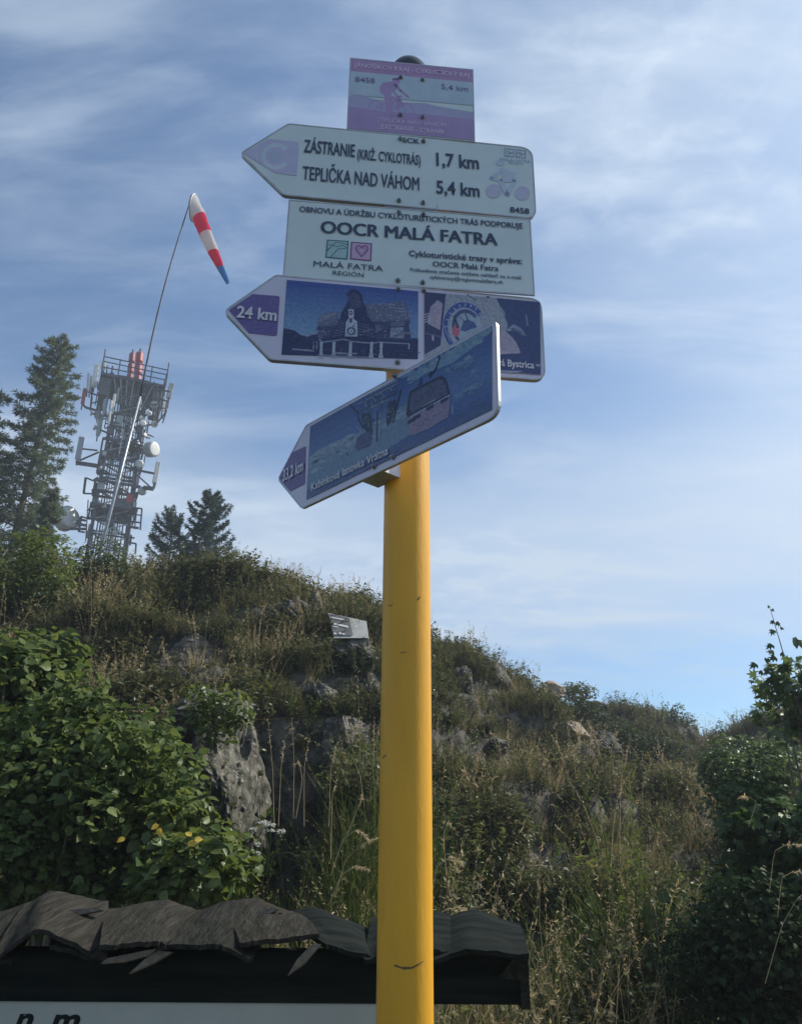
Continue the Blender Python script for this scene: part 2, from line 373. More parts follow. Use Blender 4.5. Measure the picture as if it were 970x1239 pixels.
gx = axis([(-900, -120, 8), (-120, -30, 12), (-30, -11, 30), (-11, 12, 290), (12, 30, 40), (30, 120, 12), (120, 900, 8)])
gy = axis([(-900, -60, 8), (-60, -4, 12), (-4, 4, 20), (4, 14, 170), (14, 26, 110), (26, 60, 30), (60, 160, 14), (160, 1500, 10)])
XX, YY = np.meshgrid(gx, gy); ZZ = H(XX, YY)
nx, ny = len(gx), len(gy)
idx = np.arange(nx * ny).reshape(ny, nx)
Fq = np.stack([idx[:-1, :-1], idx[:-1, 1:], idx[1:, 1:], idx[1:, :-1]], -1).reshape(-1, 4)
# the ground's own colour: dry soil, moss and stone showing on the steep places
M_ground = bpy.data.materials.new('hill_soil'); M_ground.use_nodes = True
def ground_nodes():
    nt = M_ground.node_tree; n = nt.nodes; L = nt.links; b = n['Principled BSDF']; b.inputs['Roughness'].default_value = 0.95
    b.inputs['Specular IOR Level'].default_value = 0.2
    tc = n.new('ShaderNodeTexCoord'); geo = n.new('ShaderNodeNewGeometry')
    def noise(s, d=6):
        t = n.new('ShaderNodeTexNoise'); t.inputs['Scale'].default_value = s; t.inputs['Detail'].default_value = d; t.inputs['Roughness'].default_value = 0.65; L.new(tc.outputs['Object'], t.inputs['Vector']); return t.outputs['Fac']
    def ramp(v, a, c):
        r = n.new('ShaderNodeMapRange'); r.interpolation_type = 'SMOOTHSTEP'; L.new(v, r.inputs[0]); r.inputs[1].default_value = a; r.inputs[2].default_value = c; return r.outputs[0]
    def mix(f, a, c):
        m = n.new('ShaderNodeMix'); m.data_type = 'RGBA'; L.new(f, m.inputs['Factor'])
        for s, q in (('A', a), ('B', c)):
            if isinstance(q, tuple): m.inputs[s].default_value = q
            else: L.new(q, m.inputs[s])
        return m.outputs['Result']
    veg = mix(ramp(noise(1.3), 0.4, 0.62), (0.045, 0.05, 0.022, 1), (0.12, 0.095, 0.05, 1))
    veg = mix(ramp(noise(9), 0.45, 0.7), veg, (0.03, 0.035, 0.018, 1))
    stone = mix(ramp(noise(5), 0.4, 0.65), (0.035, 0.035, 0.027, 1), (0.15, 0.14, 0.115, 1))
    sx = n.new('ShaderNodeSeparateXYZ'); L.new(geo.outputs['True Normal'], sx.inputs[0])
    st = ramp(sx.outputs[2], 0.72, 0.45)
    L.new(mix(st, veg, stone), b.inputs['Base Color'])
    bp = n.new('ShaderNodeBump'); bp.inputs['Strength'].default_value = 0.9; bp.inputs['Distance'].default_value = 0.08
    L.new(noise(11, 8), bp.inputs['Height']); L.new(bp.outputs[0], b.inputs['Normal'])
ground_nodes()
hill = link('hillside', fast_mesh('hillside', np.stack([XX, YY, ZZ], -1).reshape(-1, 3), Fq, smooth=True), M_ground)
tag(hill, kind='structure', label='rocky overgrown hillside rising behind the signpost')

# ------------------------------------------------------------------ rocks
def make_rock(name, label, c, size, seed, m, rot=0.0, cuts=9, rough=0.14, peak=None, strata=0.0, group=None, sub=5, tilt=0.0, flare=0.2):
    rr = random.Random(seed)
    bm = bmesh.new(); bmesh.ops.create_icosphere(bm, subdivisions=sub, radius=1.0)
    V = np.array([v.co[:] for v in bm.verts])
    for _ in range(cuts):                                   # chisel flat faces
        n = np.array([rr.gauss(0, 1), rr.gauss(0, 1), rr.gauss(0.1, 0.8)]); n /= np.linalg.norm(n)
        d = rr.uniform(0.55, 0.85); k = V @ n - d; V -= np.outer(np.clip(k, 0, None), n) * 0.92
    if peak:                                                # draw the top up to an edge
        h = (V[:, 2] + 1) / 2; V[:, 0] = V[:, 0] * (1 - peak * h) ; V[:, 1] *= (1 - 0.5 * peak * h)
    a = V[:, 0] * 2.3 + V[:, 2] * 1.1 + seed; b = V[:, 1] * 2.3 - V[:, 2] * 1.7 + seed * 0.7
    nr = fbm(a, b, 4, seed, True) - 0.6 + 0.5 * (fbm(a * 3, b * 3, 3, seed + 5) - 0.5)
    L = np.linalg.norm(V, axis=1, keepdims=True)
    nf = fbm(a * 4.5, b * 4.5, 3, seed + 9, True) - 0.6
    V = V * (1 + rough * (2.4 * nr + 1.0 * nf)[:, None])
    if strata: V[:, :2] *= (1 + strata * (np.abs(((V[:, 2] * 4.5 + 0.4 * V[:, 0]) % 1) - 0.5) - 0.25))[:, None]
    V[:, :2] *= (1 + flare * np.clip(-V[:, 2], 0, 1))[:, None]
    V = V * (np.array(size) / 2)
    Rm = np.array(Euler((0, tilt, rot)).to_matrix()); V = V @ Rm.T
    for v, co in zip(bm.verts, V): v.co = co
    me = bpy.data.meshes.new(name); bm.to_mesh(me); bm.free()
    try: me.set_sharp_from_angle(angle=R(32))
    except Exception: pass
    o = link(name, me, m, None, True); o.location = c
    return tag(o, label, 'rock', group)
MASKS = []
def rock_at(u, v, wpx, hpx, label, m, seed, name='rock', sink=0.1, depth=None, Y=None, **kw):
    p = ground_hit(u, v)
    if Y: p = at(u, v, Y)
    MASKS.append((u, v + 0.12 * hpx + 4, wpx * .46, hpx * .46 + 7, p.y + 0.3)); zc = (p - Vector(CAM)).dot(fwd)
    w = wpx / FPX * zc; h = hpx / FPX * zc
    d = depth or w * 0.8
    # centre: so that the picture centre of the stone is (u,v)
    q = at(u, v, p.y + d * sink)
    return make_rock(name, label, q, (w * 1.15, d * 1.2, h * 1.08), seed, m, **kw)
rock_at(232, 808, 112, 78, 'brown layered rock with a pointed top in the left slope above the leafy bush', M_rock2, 3, peak=0.6, strata=0.10, rot=0.1, depth=1.2, rough=0.10, cuts=14)
rock_at(278, 938, 88, 176, 'tall grey lichened rock face beside the dark hollow', M_rock, 12, peak=0.1, depth=1.5, rough=0.16, cuts=16, Y=6.5, flare=0.6)
rock_at(262, 862, 80, 62, 'rough lichened rock bulging above the tall grey rock face', M_rock, 26, depth=1.0, rough=0.14, Y=6.9)
rock_at(388, 848, 50, 46, 'small grey rock at the upper right rim of the dark hollow', M_rock, 8, depth=0.5, rough=0.16, peak=0.3)
rock_at(420, 905, 50, 90, 'dark rock wall closing the right side of the hollow', M_rock2, 31, depth=0.7, rough=0.16)
rock_at(352, 747, 62, 40, 'pale jagged rock on the crest left of the plaque', M_rock, 17, depth=0.5, rough=0.16, sink=0.1)
rock_at(383, 742, 26, 50, 'narrow dark rock directly left of the plaque', M_rock2, 19, depth=0.4, rough=0.14, sink=0.1, peak=0.4)
rock_at(448, 838, 30, 45, 'pale rock showing just left of the yellow pole', M_rock, 29, depth=0.4, rough=0.14)
rock_at(556, 832, 44, 46, 'broken grey outcrop right of the yellow pole', M_rock, 37, depth=0.6, rough=0.17)
rock_at(534, 868, 28, 28, 'mossy grey rock low beside the right edge of the pole', M_rock, 39, depth=0.5, rough=0.15)
rock_at(601, 824, 46, 50, 'smooth pale slab leaning on the slope right of the pole', M_rock, 41, depth=0.7, rough=0.06, peak=0.5, tilt=-0.5)
rock_at(668, 838, 34, 26, 'tan rock on the skyline right of the pole', M_rock3, 43, depth=0.7, rough=0.08, sink=0.1)
rock_at(722, 856, 40, 14, 'flat pale rock high on the far mound', M_rock, 47, depth=0.7, rough=0.08, sink=0.1)
rock_at(696, 890, 46, 36, 'tan sharp topped rock at the head of the jagged rock rib', M_rock3, 53, depth=0.6, sink=-0.25, peak=0.5, rough=0.1)
rock_at(726, 905, 46, 34, 'second rock down the jagged rib, greyish and cracked', M_rock, 59, depth=0.6, sink=-0.25, rough=0.17)
rock_at(753, 920, 46, 32, 'third rock down the jagged rib, leaning right', M_rock, 61, depth=0.6, sink=-0.25, rough=0.17, tilt=0.4)
rock_at(782, 940, 46, 28, 'lowest rock of the jagged rib beside the grass', M_rock, 67, depth=0.6, sink=-0.25, rough=0.17, tilt=0.4)
rock_at(655, 935, 32, 20, 'tan grey rock half hidden in dry grass below the rib', M_rock3, 71, depth=0.5, rough=0.15)
rock_at(690, 958, 30, 18, 'grey rock in the grass under the jagged rib', M_rock, 73, depth=0.5, rough=0.15)
rock_at(838, 895, 34, 30, 'leaning pale rock at the right end of the far mound', M_rock, 79, depth=0.6, rough=0.12, peak=0.5, tilt=0.5)
rock_at(600, 905, 32, 20, 'grey rock between herb cushions right of the pole', M_rock, 83, depth=0.5, rough=0.17)

# ------------------------------------------------------------------ plaque on the crest
pq = ground_hit(420, 765); PYq = pq.y - 0.85
MASKS.append((422, 800, 46, 44, PYq + 0.15)); MASKS.append((422, 765, 30, 14, PYq + 0.3))
rock_at(424, 790, 66, 36, 'low grey rock that carries the plaque', M_rock, 23, depth=0.55, rough=0.12, Y=PYq + 0.12)
plq = empty('plaque', at(420, 775, PYq), 'pale metal plaque with white lines of writing, leaning among the crest plants', 'plaque')
op = plq.location; m = MB(op); C4 = [(397, 741.5), (443, 751.5), (446, 772), (404, 772)]
Fp = [at(u, v, PYq + (772 - v) * 0.013) for u, v in C4]; Bp = [p + Vector((0.0, 0.04, 0.01)) for p in Fp]
m.add(Fp + Bp, [(0, 1, 2, 3), (7, 6, 5, 4), (0, 4, 5, 1), (1, 5, 6, 2), (2, 6, 7, 3), (3, 7, 4, 0)]); m.build('plate', M_plate, plq)
def onp(u, v, e): return at(u, v, PYq + (772 - v) * 0.013 - e)
m = MB(op); m.add([onp(u, v, .018) for u, v in ((397.5, 742.3), (422.5, 747.5), (427, 769), (404, 769))], [(0, 1, 2, 3)]); m.build('engraved_field', M_plate2, plq)
mw = mat('white_paint_lines', (0.75, 0.75, 0.72)); r_ = random.Random(4)
for (u0, v0, u1, v1, h) in ((400, 746, 417, 749.6, 1.3), (404, 753.6, 421, 757.4, 2.2), (403, 757.2, 409, 758.3, 1.0), (404, 765.5, 407, 766, 1.6), (410, 765, 413, 765.6, 1.8), (414.5, 766, 417, 766.5, 1.6), (428, 757, 432, 757.8, 0.8)):
    m = MB(op); x = u0
    while x < u1:
        w = r_.uniform(0.9, 2.2); f = (x - u0) / (u1 - u0); v = v0 * (1 - f) + v1 * f; w = min(w, u1 - x + .2)
        m.add([onp(a, b, .035) for a, b in ((x, v), (x + w, v + .2), (x + w, v + h), (x, v + h))], [(0, 1, 2, 3)]); x += w + 0.35
    m.build('writing_line', mw, plq)

# ------------------------------------------------------------------ leaf and blade geometry
OVAL_V = np.array([(0, 0, 0), (-0.36, 0.30, 0.10), (-0.30, 0.66, 0.08), (0, 1.0, -0.12), (0.30, 0.66, 0.08), (0.36, 0.30, 0.10), (0, 0.5, -0.02)])
OVAL_F = np.array([(0, 6, 1), (1, 6, 2), (2, 6, 3), (3, 6, 4), (4, 6, 5), (5, 6, 0)])
SMALL_V = np.array([(0, 0, 0), (-0.3, 0.5, 0.06), (0, 1, -0.05), (0.3, 0.5, 0.06)]); SMALL_F = np.array([(0, 2, 1), (0, 3, 2)])
LOBE_V = np.array([(0, 0, 0), (-0.30, 0.02, 0.02), (-0.55, 0.30, -0.05), (-0.25, 0.38, 0.05), (-0.42, 0.75, -0.06), (-0.14, 0.62, 0.03), (0, 1.05, -0.10),
                   (0.14, 0.62, 0.03), (0.42, 0.75, -0.06), (0.25, 0.38, 0.05), (0.55, 0.30, -0.05), (0.30, 0.02, 0.02), (0, 0.35, 0.0)])
LOBE_F = np.array([(12, i, i + 1) for i in range(0, 11)] + [(12, 11, 0)])[:, [0, 2, 1]]
SEED_V = np.array([(0, 0, 0), (-0.13, 0.4, 0.04), (0, 1, -0.03), (0.13, 0.4, 0.04)])
ROUND_V = np.array([(0, 0.02, 0), (-0.26, 0.04, 0.05), (-0.43, 0.28, 0.10), (-0.40, 0.58, 0.05), (-0.20, 0.84, 0.0), (0, 1.02, -0.16), (0.20, 0.84, -0.02), (0.40, 0.58, 0.09), (0.43, 0.28, 0.06), (0.26, 0.04, 0.05), (0, 0.5, -0.04)])
ROUND_F = np.array([(i, 10, i + 1) for i in range(9)] + [(9, 10, 0)])
def unit(a): return a / np.maximum(np.linalg.norm(a, axis=-1, keepdims=True), 1e-9)
def frames(N, U):
    N = unit(N); U = unit(U - N * np.sum(U * N, -1, keepdims=True)); T = np.cross(U, N); return T, U, N
def leaves_geo(P, N, U, size, tv, tf, tint):
    T, U, N = frames(N, U); n = len(P); k = len(tv)
    V = P[:, None] + size[:, None, None] * (tv[None, :, 0:1] * T[:, None] + tv[None, :, 1:2] * U[:, None] + tv[None, :, 2:3] * N[:, None])
    F = tf[None] + (np.arange(n) * k)[:, None, None]
    return V.reshape(-1, 3), F.reshape(-1, 3), np.repeat(tint, k)
class Geo:
    def __init__(s): s.V = []; s.F = []; s.T = []; s.n = 0
    def add(s, V, F, T): s.V.append(V); s.F.append(F + s.n); s.T.append(T); s.n += len(V)
    def leaves(s, *a): s.add(*leaves_geo(*a))
    def mesh(s, name): return fast_mesh(name, np.concatenate(s.V), np.concatenate(s.F), {'tint': np.concatenate(s.T)})
def blades(g, P, az, h, lean, w, tint, segs=4, face=None):
    """ribbons: lean 0 upright .. 1 hanging over"""
    n = len(P); s = np.linspace(0, 1, segs + 1); a = np.stack([np.cos(az), np.sin(az), np.zeros(n)], -1)
    fa = az + np.pi / 2 if face is None else face
    side = np.stack([np.cos(fa), np.sin(fa), np.zeros(n)], -1)
    up = (s[None] - 0.55 * lean[:, None] * s[None] ** 2.6)[..., None] * h[:, None, None] * np.array([0, 0, 1.0])
    out = (lean[:, None] * s[None] ** 1.9)[..., None] * h[:, None, None] * 0.9 * a[:, None]
    C = P[:, None] + up + out; ww = (w[:, None] * (1 - s[None] ** 1.5 * 0.93))[..., None] * 0.5 * side[:, None]
    V = np.stack([C - ww, C + ww], 2).reshape(n, -1, 3); k = V.shape[1]
    f = []
    for i in range(segs): f += [(2 * i, 2 * i + 1, 2 * i + 3), (2 * i, 2 * i + 3, 2 * i + 2)]
    F = np.array(f)[None] + (np.arange(n) * k)[:, None, None]
    g.add(V.reshape(-1, 3), F.reshape(-1, 3), np.repeat(tint, k)); return C
def heads(g, C, r, size, droop=0.6, frac=0.35, per=9, tint=0.9):
    """seed heads along the last part of each stalk line C (n,segs+1,3)"""
    n = len(C)
    for i in range(n):
        c = C[i]; k = r.uniform(1 - frac, 1.0, per); q = k * (len(c) - 1); lo = np.clip(q.astype(int), 0, len(c) - 2); f = (q - lo)[:, None]
        P = c[lo] * (1 - f) + c[lo + 1] * f
        U = unit(r.normal(0, 0.5, (per, 3)) + np.array([0, 0, 0.5 - droop]) + (c[-1] - c[-2]) / max(np.linalg.norm(c[-1] - c[-2]), 1e-6) * 0.8)
        g.leaves(P, r.normal(0, 1, (per, 3)), U, size * r.uniform(0.7, 1.4, per), SEED_V, SMALL_F, np.clip(r.normal(tint, 0.1, per), 0, 1))

# plant prototypes, scattered as instances (stuff)
def proto_coll(name, objs):
    c = bpy.data.collections.new(name)
    for o in objs: c.objects.link(o)
    return c
def pobj(name, g, m):
    me = g.mesh(name); me.materials.append(m); return bpy.data.objects.new(name, me)
L_dry = leaf_mat('dry_grass_leaf', (0.19, 0.15, 0.08), (0.42, 0.345, 0.20), 0.35, per_instance=True)
L_mid = leaf_mat('olive_grass_leaf', (0.075, 0.075, 0.028), (0.25, 0.215, 0.10), 0.35, per_instance=True)
L_green = leaf_mat('green_grass_leaf', (0.035, 0.065, 0.018), (0.11, 0.14, 0.04), 0.4, per_instance=True)
L_herb = leaf_mat('grey_green_herb_leaf', (0.045, 0.058, 0.026), (0.14, 0.145, 0.07), 0.3, per_instance=True)
L_weed = leaf_mat('weed_leaf', (0.045, 0.08, 0.022), (0.14, 0.175, 0.05), 0.4, per_instance=True)
def grass_tuft(seed, n, h0, h1, rad, w, stalks=0, m=None, lean=(0.15, 0.8)):
    r = np.random.default_rng(seed); g = Geo()
    a = r.uniform(0, 6.28, n); q = rad * np.sqrt(r.uniform(0, 1, n)); P = np.stack([q * np.cos(a), q * np.sin(a), np.full(n, -0.02)], -1)
    blades(g, P, a + r.normal(0, 0.8, n), r.uniform(h0, h1, n), r.uniform(*lean, n), r.uniform(0.7, 1.3, n) * w, r.uniform(0, 1, n), 3, r.uniform(0, 6.28, n))
    if stalks:
        a = r.uniform(0, 6.28, stalks); q = rad * r.uniform(0, 1, stalks); P = np.stack([q * np.cos(a), q * np.sin(a), np.full(stalks, -0.02)], -1)
        C = blades(g, P, a, r.uniform(h1 * 1.1, h1 * 1.6, stalks), r.uniform(0.05, 0.5, stalks), np.full(stalks, w * 0.6), np.full(stalks, 0.95), 4, r.uniform(0, 6.28, stalks))
        heads(g, C, r, 0.021, per=18)
    return g
def strand_tuft(seed):
    r = np.random.default_rng(seed); g = Geo(); n = 12; a = r.uniform(0, 6.28, n); P = np.stack([.1 * np.cos(a), .1 * np.sin(a), np.full(n, -.02)], -1)
    blades(g, P, a, r.uniform(.5, 1.0, n), r.uniform(.3, 1.0, n), np.full(n, .006), r.uniform(0, 1, n), 6, r.uniform(0, 6.28, n))
    C = blades(g, P[:4], a[:4] + 1, r.uniform(1.1, 1.5, 4), r.uniform(.15, .6, 4), np.full(4, .004), np.full(4, .9), 6, r.uniform(0, 6.28, 4)); heads(g, C, r, .018, per=26, frac=.25, droop=.9)
    return g
def herb(seed, stems, h0, h1, leaf, per, spread=0.12, tv=OVAL_V, tf=OVAL_F):
    r = np.random.default_rng(seed); g = Geo()
    a = r.uniform(0, 6.28, stems); q = spread * r.uniform(0, 1, stems); P = np.stack([q * np.cos(a), q * np.sin(a), np.full(stems, -0.02)], -1)
    C = blades(g, P, a, r.uniform(h0, h1, stems), r.uniform(0.05, 0.5, stems), np.full(stems, 0.006), r.uniform(0.2, 0.6, stems), 4)
    for i in range(stems):
        k = r.uniform(0.15, 1, per) * 4; lo = np.clip(k.astype(int), 0, 3); f = (k - lo)[:, None]; Q = C[i][lo] * (1 - f) + C[i][lo + 1] * f
        az = r.uniform(0, 6.28, per); U = np.stack([np.cos(az), np.sin(az), r.uniform(-0.2, 0.6, per)], -1); N = np.array([0, 0, 1.0]) + r.normal(0, 0.35, (per, 3))
        g.leaves(Q, N, U, leaf * r.uniform(0.6, 1.3, per), tv, tf, r.uniform(0, 1, per))
    return g
PC = {
 'dry': proto_coll('proto_dry', [pobj('p_dry', grass_tuft(10 + i, 46, 0.16, 0.38, 0.10, 0.005, 4), L_dry) for i in range(4)]),
 'mid': proto_coll('proto_mid', [pobj('p_mid', grass_tuft(20 + i, 56, 0.12, 0.34, 0.11, 0.006, 2), L_mid) for i in range(4)]),
 'green': proto_coll('proto_green', [pobj('p_green', grass_tuft(30 + i, 46, 0.22, 0.62, 0.12, 0.007, 1), L_green) for i in range(4)]),
 'herb': proto_coll('proto_herb', [pobj('p_herb', herb(40 + i, 22, 0.08, 0.24, 0.022, 15, 0.13, SMALL_V, SMALL_F), L_herb) for i in range(4)]),
 'weed': proto_coll('proto_weed', [pobj('p_weed', herb(50 + i, 9, 0.25, 0.60, 0.055, 13, 0.12), L_weed) for i in range(4)]),
 'strand': proto_coll('proto_strand', [pobj('p_strand', strand_tuft(80 + i), L_dry) for i in range(4)]),
 'tall': proto_coll('proto_tall', [pobj('p_tall', grass_tuft(60 + i, 22, 0.4, 0.8, 0.10, 0.006, 6, lean=(0.2, 0.9)), L_dry) for i in range(4)]),
}
def scatter(name, coll, P, rot, scl, idx, label):
    me = bpy.data.meshes.new(name); me.vertices.add(len(P)); me.vertices.foreach_set('co', np.asarray(P, np.float32).ravel())
    a = me.attributes.new('rot', 'FLOAT_VECTOR', 'POINT'); a.data.foreach_set('vector', np.asarray(rot, np.float32).ravel())
    a = me.attributes.new('scl', 'FLOAT', 'POINT'); a.data.foreach_set('value', np.asarray(scl, np.float32))
    a = me.attributes.new('idx', 'INT', 'POINT'); a.data.foreach_set('value', np.asarray(idx, np.int32))
    ng = bpy.data.node_groups.new(name, 'GeometryNodeTree')
    ng.interface.new_socket('Geometry', in_out='INPUT', socket_type='NodeSocketGeometry'); ng.interface.new_socket('Geometry', in_out='OUTPUT', socket_type='NodeSocketGeometry')
    gi = ng.nodes.new('NodeGroupInput'); go = ng.nodes.new('NodeGroupOutput'); ip = ng.nodes.new('GeometryNodeInstanceOnPoints'); ci = ng.nodes.new('GeometryNodeCollectionInfo')
    ci.inputs['Collection'].default_value = coll; ci.inputs['Separate Children'].default_value = True; ci.inputs['Reset Children'].default_value = True
    def attr(n_, t):
        q = ng.nodes.new('GeometryNodeInputNamedAttribute'); q.data_type = t; q.inputs['Name'].default_value = n_; return q.outputs[0]
    ip.inputs['Pick Instance'].default_value = True
    L = ng.links.new
    L(gi.outputs[0], ip.inputs['Points']); L(ci.outputs[0], ip.inputs['Instance']); L(attr('idx', 'INT'), ip.inputs['Instance Index'])
    L(attr('rot', 'FLOAT_VECTOR'), ip.inputs['Rotation']); L(attr('scl', 'FLOAT'), ip.inputs['Scale']); L(ip.outputs[0], go.inputs[0])
    o = link(name, me); md = o.modifiers.new('scatter', 'NODES'); md.node_group = ng
    return tag(o, label, 'vegetation', None, 'stuff')

# candidate places on the hill, with the photo pixel they fall on
def candidates(n, y0, y1, seed):
    r = np.random.default_rng(seed)
    y = np.exp(r.uniform(np.log(y0), np.log(y1), n)) if y1 / y0 > 2 else r.uniform(y0, y1, n)
    t = r.uniform(-0.80, 0.80, n); x = t * y
    keep = r.uniform(0, 1, n) < 1.0
    x, y = x[keep], y[keep]; z = H(x, y); e = 0.06
    gxn = (H(x + e, y) - z) / e; gyn = (H(x, y + e) - z) / e
    u, v, zc = project(np.stack([x, y, z], -1))
    yc = np.interp(x / y, NEAR[0], NEAR[1]); ycf = np.where(x / y > 0.0, np.interp(x / y, FAR[0], FAR[1]), 0)
    back = (y > np.maximum(yc, ycf) + 1.2)
    return r, x, y, z, np.hypot(gxn, gyn), u, v, ~back
def blob(u, v, cu, cv, ru, rv): return np.exp(-((u - cu) / ru) ** 2 - ((v - cv) / rv) ** 2)
def plant(kind, n, y0, y1, seed, dens, smin, smax, label, name, steep=1.6, tilt=0.2, zoff=0.0):
    r, x, y, z, sl, u, v, ok = candidates(n, y0, y1, seed)
    d = dens(u, v, x, y)
    for mu, mv, ru, rv, my in MASKS: d = d * (1 - 0.93 * ((((u - mu) / ru) ** 2 + ((v - mv) / rv) ** 2 < 1) & (y < my)))
    d = d * np.where(sl > steep, 0.15, 1.0)
    k = ok & (r.uniform(0, 1, len(x)) < d) & (u > -150) & (u < 1120) & (v < 1750)
    k &= r.uniform(0, 1, len(x)) < (1 if seed in (114, 115) else 0.25 + 0.75 * sstep(fbm(x * 0.9, y * 0.9, 3, 77), 0.36, 0.50))
    x, y, z = x[k], y[k], z[k]; m = len(x); big = 0.65 + 0.75 * sstep(fbm(x * 1.3, y * 1.3, 2, 88), 0.3, 0.7)
    rot = np.stack([r.normal(0, tilt, m), r.normal(0, tilt, m), r.uniform(0, 6.28, m)], -1)
    return scatter(name, PC[kind], np.stack([x, y, z + zoff], -1), rot, r.uniform(smin, smax, m) * big, r.integers(0, 4, m), label)
def patchy(x, y, s, seed, a=0.4, b=0.6): return sstep(fbm(x * s, y * s, 3, seed), a, b)
hollow = lambda u, v: np.clip(blob(u, v, 372, 930, 58, 75) * 1.6, 0, 1)
pitR = lambda u, v: np.clip(blob(u, v, 600, 1110, 85, 75) * 1.3 + blob(u, v, 760, 895, 60, 30) * 0.8, 0, 1)
plant('dry', 26000, 5.0, 22, 101, lambda u, v, x, y: (0.12 + 0.75 * patchy(x, y, 0.8, 61) * (0.25 + blob(u, v, 230, 720, 150, 60) + 0.55 * blob(u, v, 740, 1010, 170, 80) + 0.4 * blob(u, v, 620, 1000, 90, 70))) * (1 - hollow(u, v)) * (1 - pitR(u, v)) * (1 - 0.9 * blob(u, v, 760, 885, 90, 45)),
      0.6, 1.15, 'dry tan grass covering the upper slope of the hill', 'dry_grass')
plant('mid', 30000, 4.8, 22, 102, lambda u, v, x, y: 0.6 * (1 - 0.6 * patchy(x, y, 0.8, 61)) * (1 - hollow(u, v)) * (1 - 0.6 * pitR(u, v)),
      0.55, 1.15, 'olive green grass growing all over the hillside', 'olive_grass')
plant('herb', 40000, 4.8, 22, 103, lambda u, v, x, y: (0.35 + 0.6 * patchy(x, y, 1.1, 63) + 0.5 * blob(u, v, 400, 800, 100, 80) + 0.5 * blob(u, v, 560, 850, 70, 80)) * (1 - 0.2 * hollow(u, v)),
      0.9, 2.0, 'grey green thyme cushions between the rocks of the hill', 'low_herbs')
plant('green', 9000, 3.9, 8, 104, lambda u, v, x, y: (0.30 * (y < 6.0) * (1 - 0.85 * ((u > 520) & (u < 860))) + 0.5 * blob(u, v, 360, 1060, 110, 60) + 0.35 * blob(u, v, 700, 1220, 100, 40)) * (1 - hollow(u, v)) * (1 - pitR(u, v)),
      0.7, 1.2, 'fresh green grass at the foot of the slope', 'green_grass')
plant('green', 16000, 4.3, 6.2, 114, lambda u, v, x, y: (0.75 * blob(u, v, 375, 1110, 95, 75) + 0.25 * blob(u, v, 700, 1250, 90, 60) + 0.15 * blob(u, v, 800, 1120, 60, 90)) * (1 - hollow(u, v)) * (1 - pitR(u, v)),
      0.9, 1.5, 'taller meadow grass right behind the slab roof', 'meadow_grass')
plant('strand', 5000, 3.8, 5.0, 116, lambda u, v, x, y: 0.07 * (u > 640) + 0.12 * ((u > 395) & (u < 462)) + 0.08 * ((u > 515) & (u < 560)), 0.62, 0.95, 'long dry grass arching in front of the dark undergrowth', 'long_arching_grass')
plant('weed', 3500, 5.2, 8.0, 115, lambda u, v, x, y: 0.5 * hollow(u, v) + 0.4 * pitR(u, v), 0.5, 0.9, 'dark leafy plants hanging in the shady hollow', 'shade_plants')
plant('weed', 5200, 3.9, 7.5, 105, lambda u, v, x, y: (0.22 * (y < 5.6) * (1 - 0.85 * ((u > 520) & (u < 860))) + 0.7 * blob(u, v, 250, 1050, 110, 80) + 0.35 * blob(u, v, 700, 1200, 120, 60) + 0.5 * blob(u, v, 900, 1100, 100, 200)) * (1 - hollow(u, v)) * (1 - pitR(u, v)),
      0.7, 1.25, 'leafy weeds growing at the foot of the slope', 'leafy_weeds')
plant('tall', 3600, 4.2, 16, 106, lambda u, v, x, y: (0.10 + 0.4 * blob(u, v, 420, 1100, 70, 60) + 0.5 * blob(u, v, 880, 1130, 90, 120) + 0.35 * blob(u, v, 780, 1020, 130, 110) + 0.25 * blob(u, v, 420, 1060, 70, 50) + 0.08 * patchy(x, y, 0.7, 66)) * (1 - hollow(u, v)) * (1 - pitR(u, v)) * (y < 9),
      0.5, 0.95, 'tall dry seeding grass standing among the greener plants', 'tall_dry_grass')

# ------------------------------------------------------------------ signpost
PX, PY, PR = 0.01259, 1.60, 0.0494
PTOP = 1.6 + 1.962
pole = empty('signpost', (PX, PY, 0), 'tall yellow steel tube post with a black cap carrying five signs', 'post')
mb = MB((PX, PY, 0)); mb.tube([(PX, PY, z) for z in np.linspace(-0.4, PTOP, 14)], PR, 48, cap=False); mb.build('pole', M_yellow, pole, True)
mb = MB((PX, PY, 0))
prof = [(PR + 0.006, -0.035), (PR + 0.007, 0.0), (PR + 0.005, 0.018), (PR * 0.9, 0.036), (PR * 0.62, 0.050), (PR * 0.3, 0.057), (0.002, 0.059)]
mb.tube([(PX, PY, PTOP + z) for r_, z in prof], [r_ for r_, z in prof], 36); mb.build('cap', M_cap, pole, True)
for (u0, v0, u1, v1, w) in [(477, 1168, 487, 1171.5, .0016), (487, 1171.5, 498, 1171.2, .0022), (498, 1171.2, 506, 1167, .0016), (506, 1167, 512, 1163, .001), (484, 790, 492, 789, .0008), (463, 917, 467, 913, .0016), (505, 726, 508, 722, .002), (470, 733, 475, 732, .0012)]:
    q = []
    for (u, v) in ((u0, v0), (u1, v1)):
        d = px_dir(u, v); a = d.x ** 2 + d.y ** 2; b = -2 * (d.x * PX + d.y * PY); c = PX ** 2 + PY ** 2 - (PR + 0.0006) ** 2
        disc = b * b - 4 * a * c; k = (-b - math.sqrt(max(disc, 0))) / (2 * a); q.append(Vector((d.x * k, d.y * k, CAM[2] + d.z * k)))
    dv = (q[1] - q[0]).normalized(); nv = (q[0] - Vector((PX, PY, q[0].z))).normalized(); sv = dv.cross(nv) * w
    mb = MB((PX, PY, 0)); mb.add([q[0] - sv, q[0] + sv, q[1] + sv * 0.7, q[1] - sv * 0.7], [(0, 1, 2, 3)]); mb.build('scratch', M_scratch, pole)

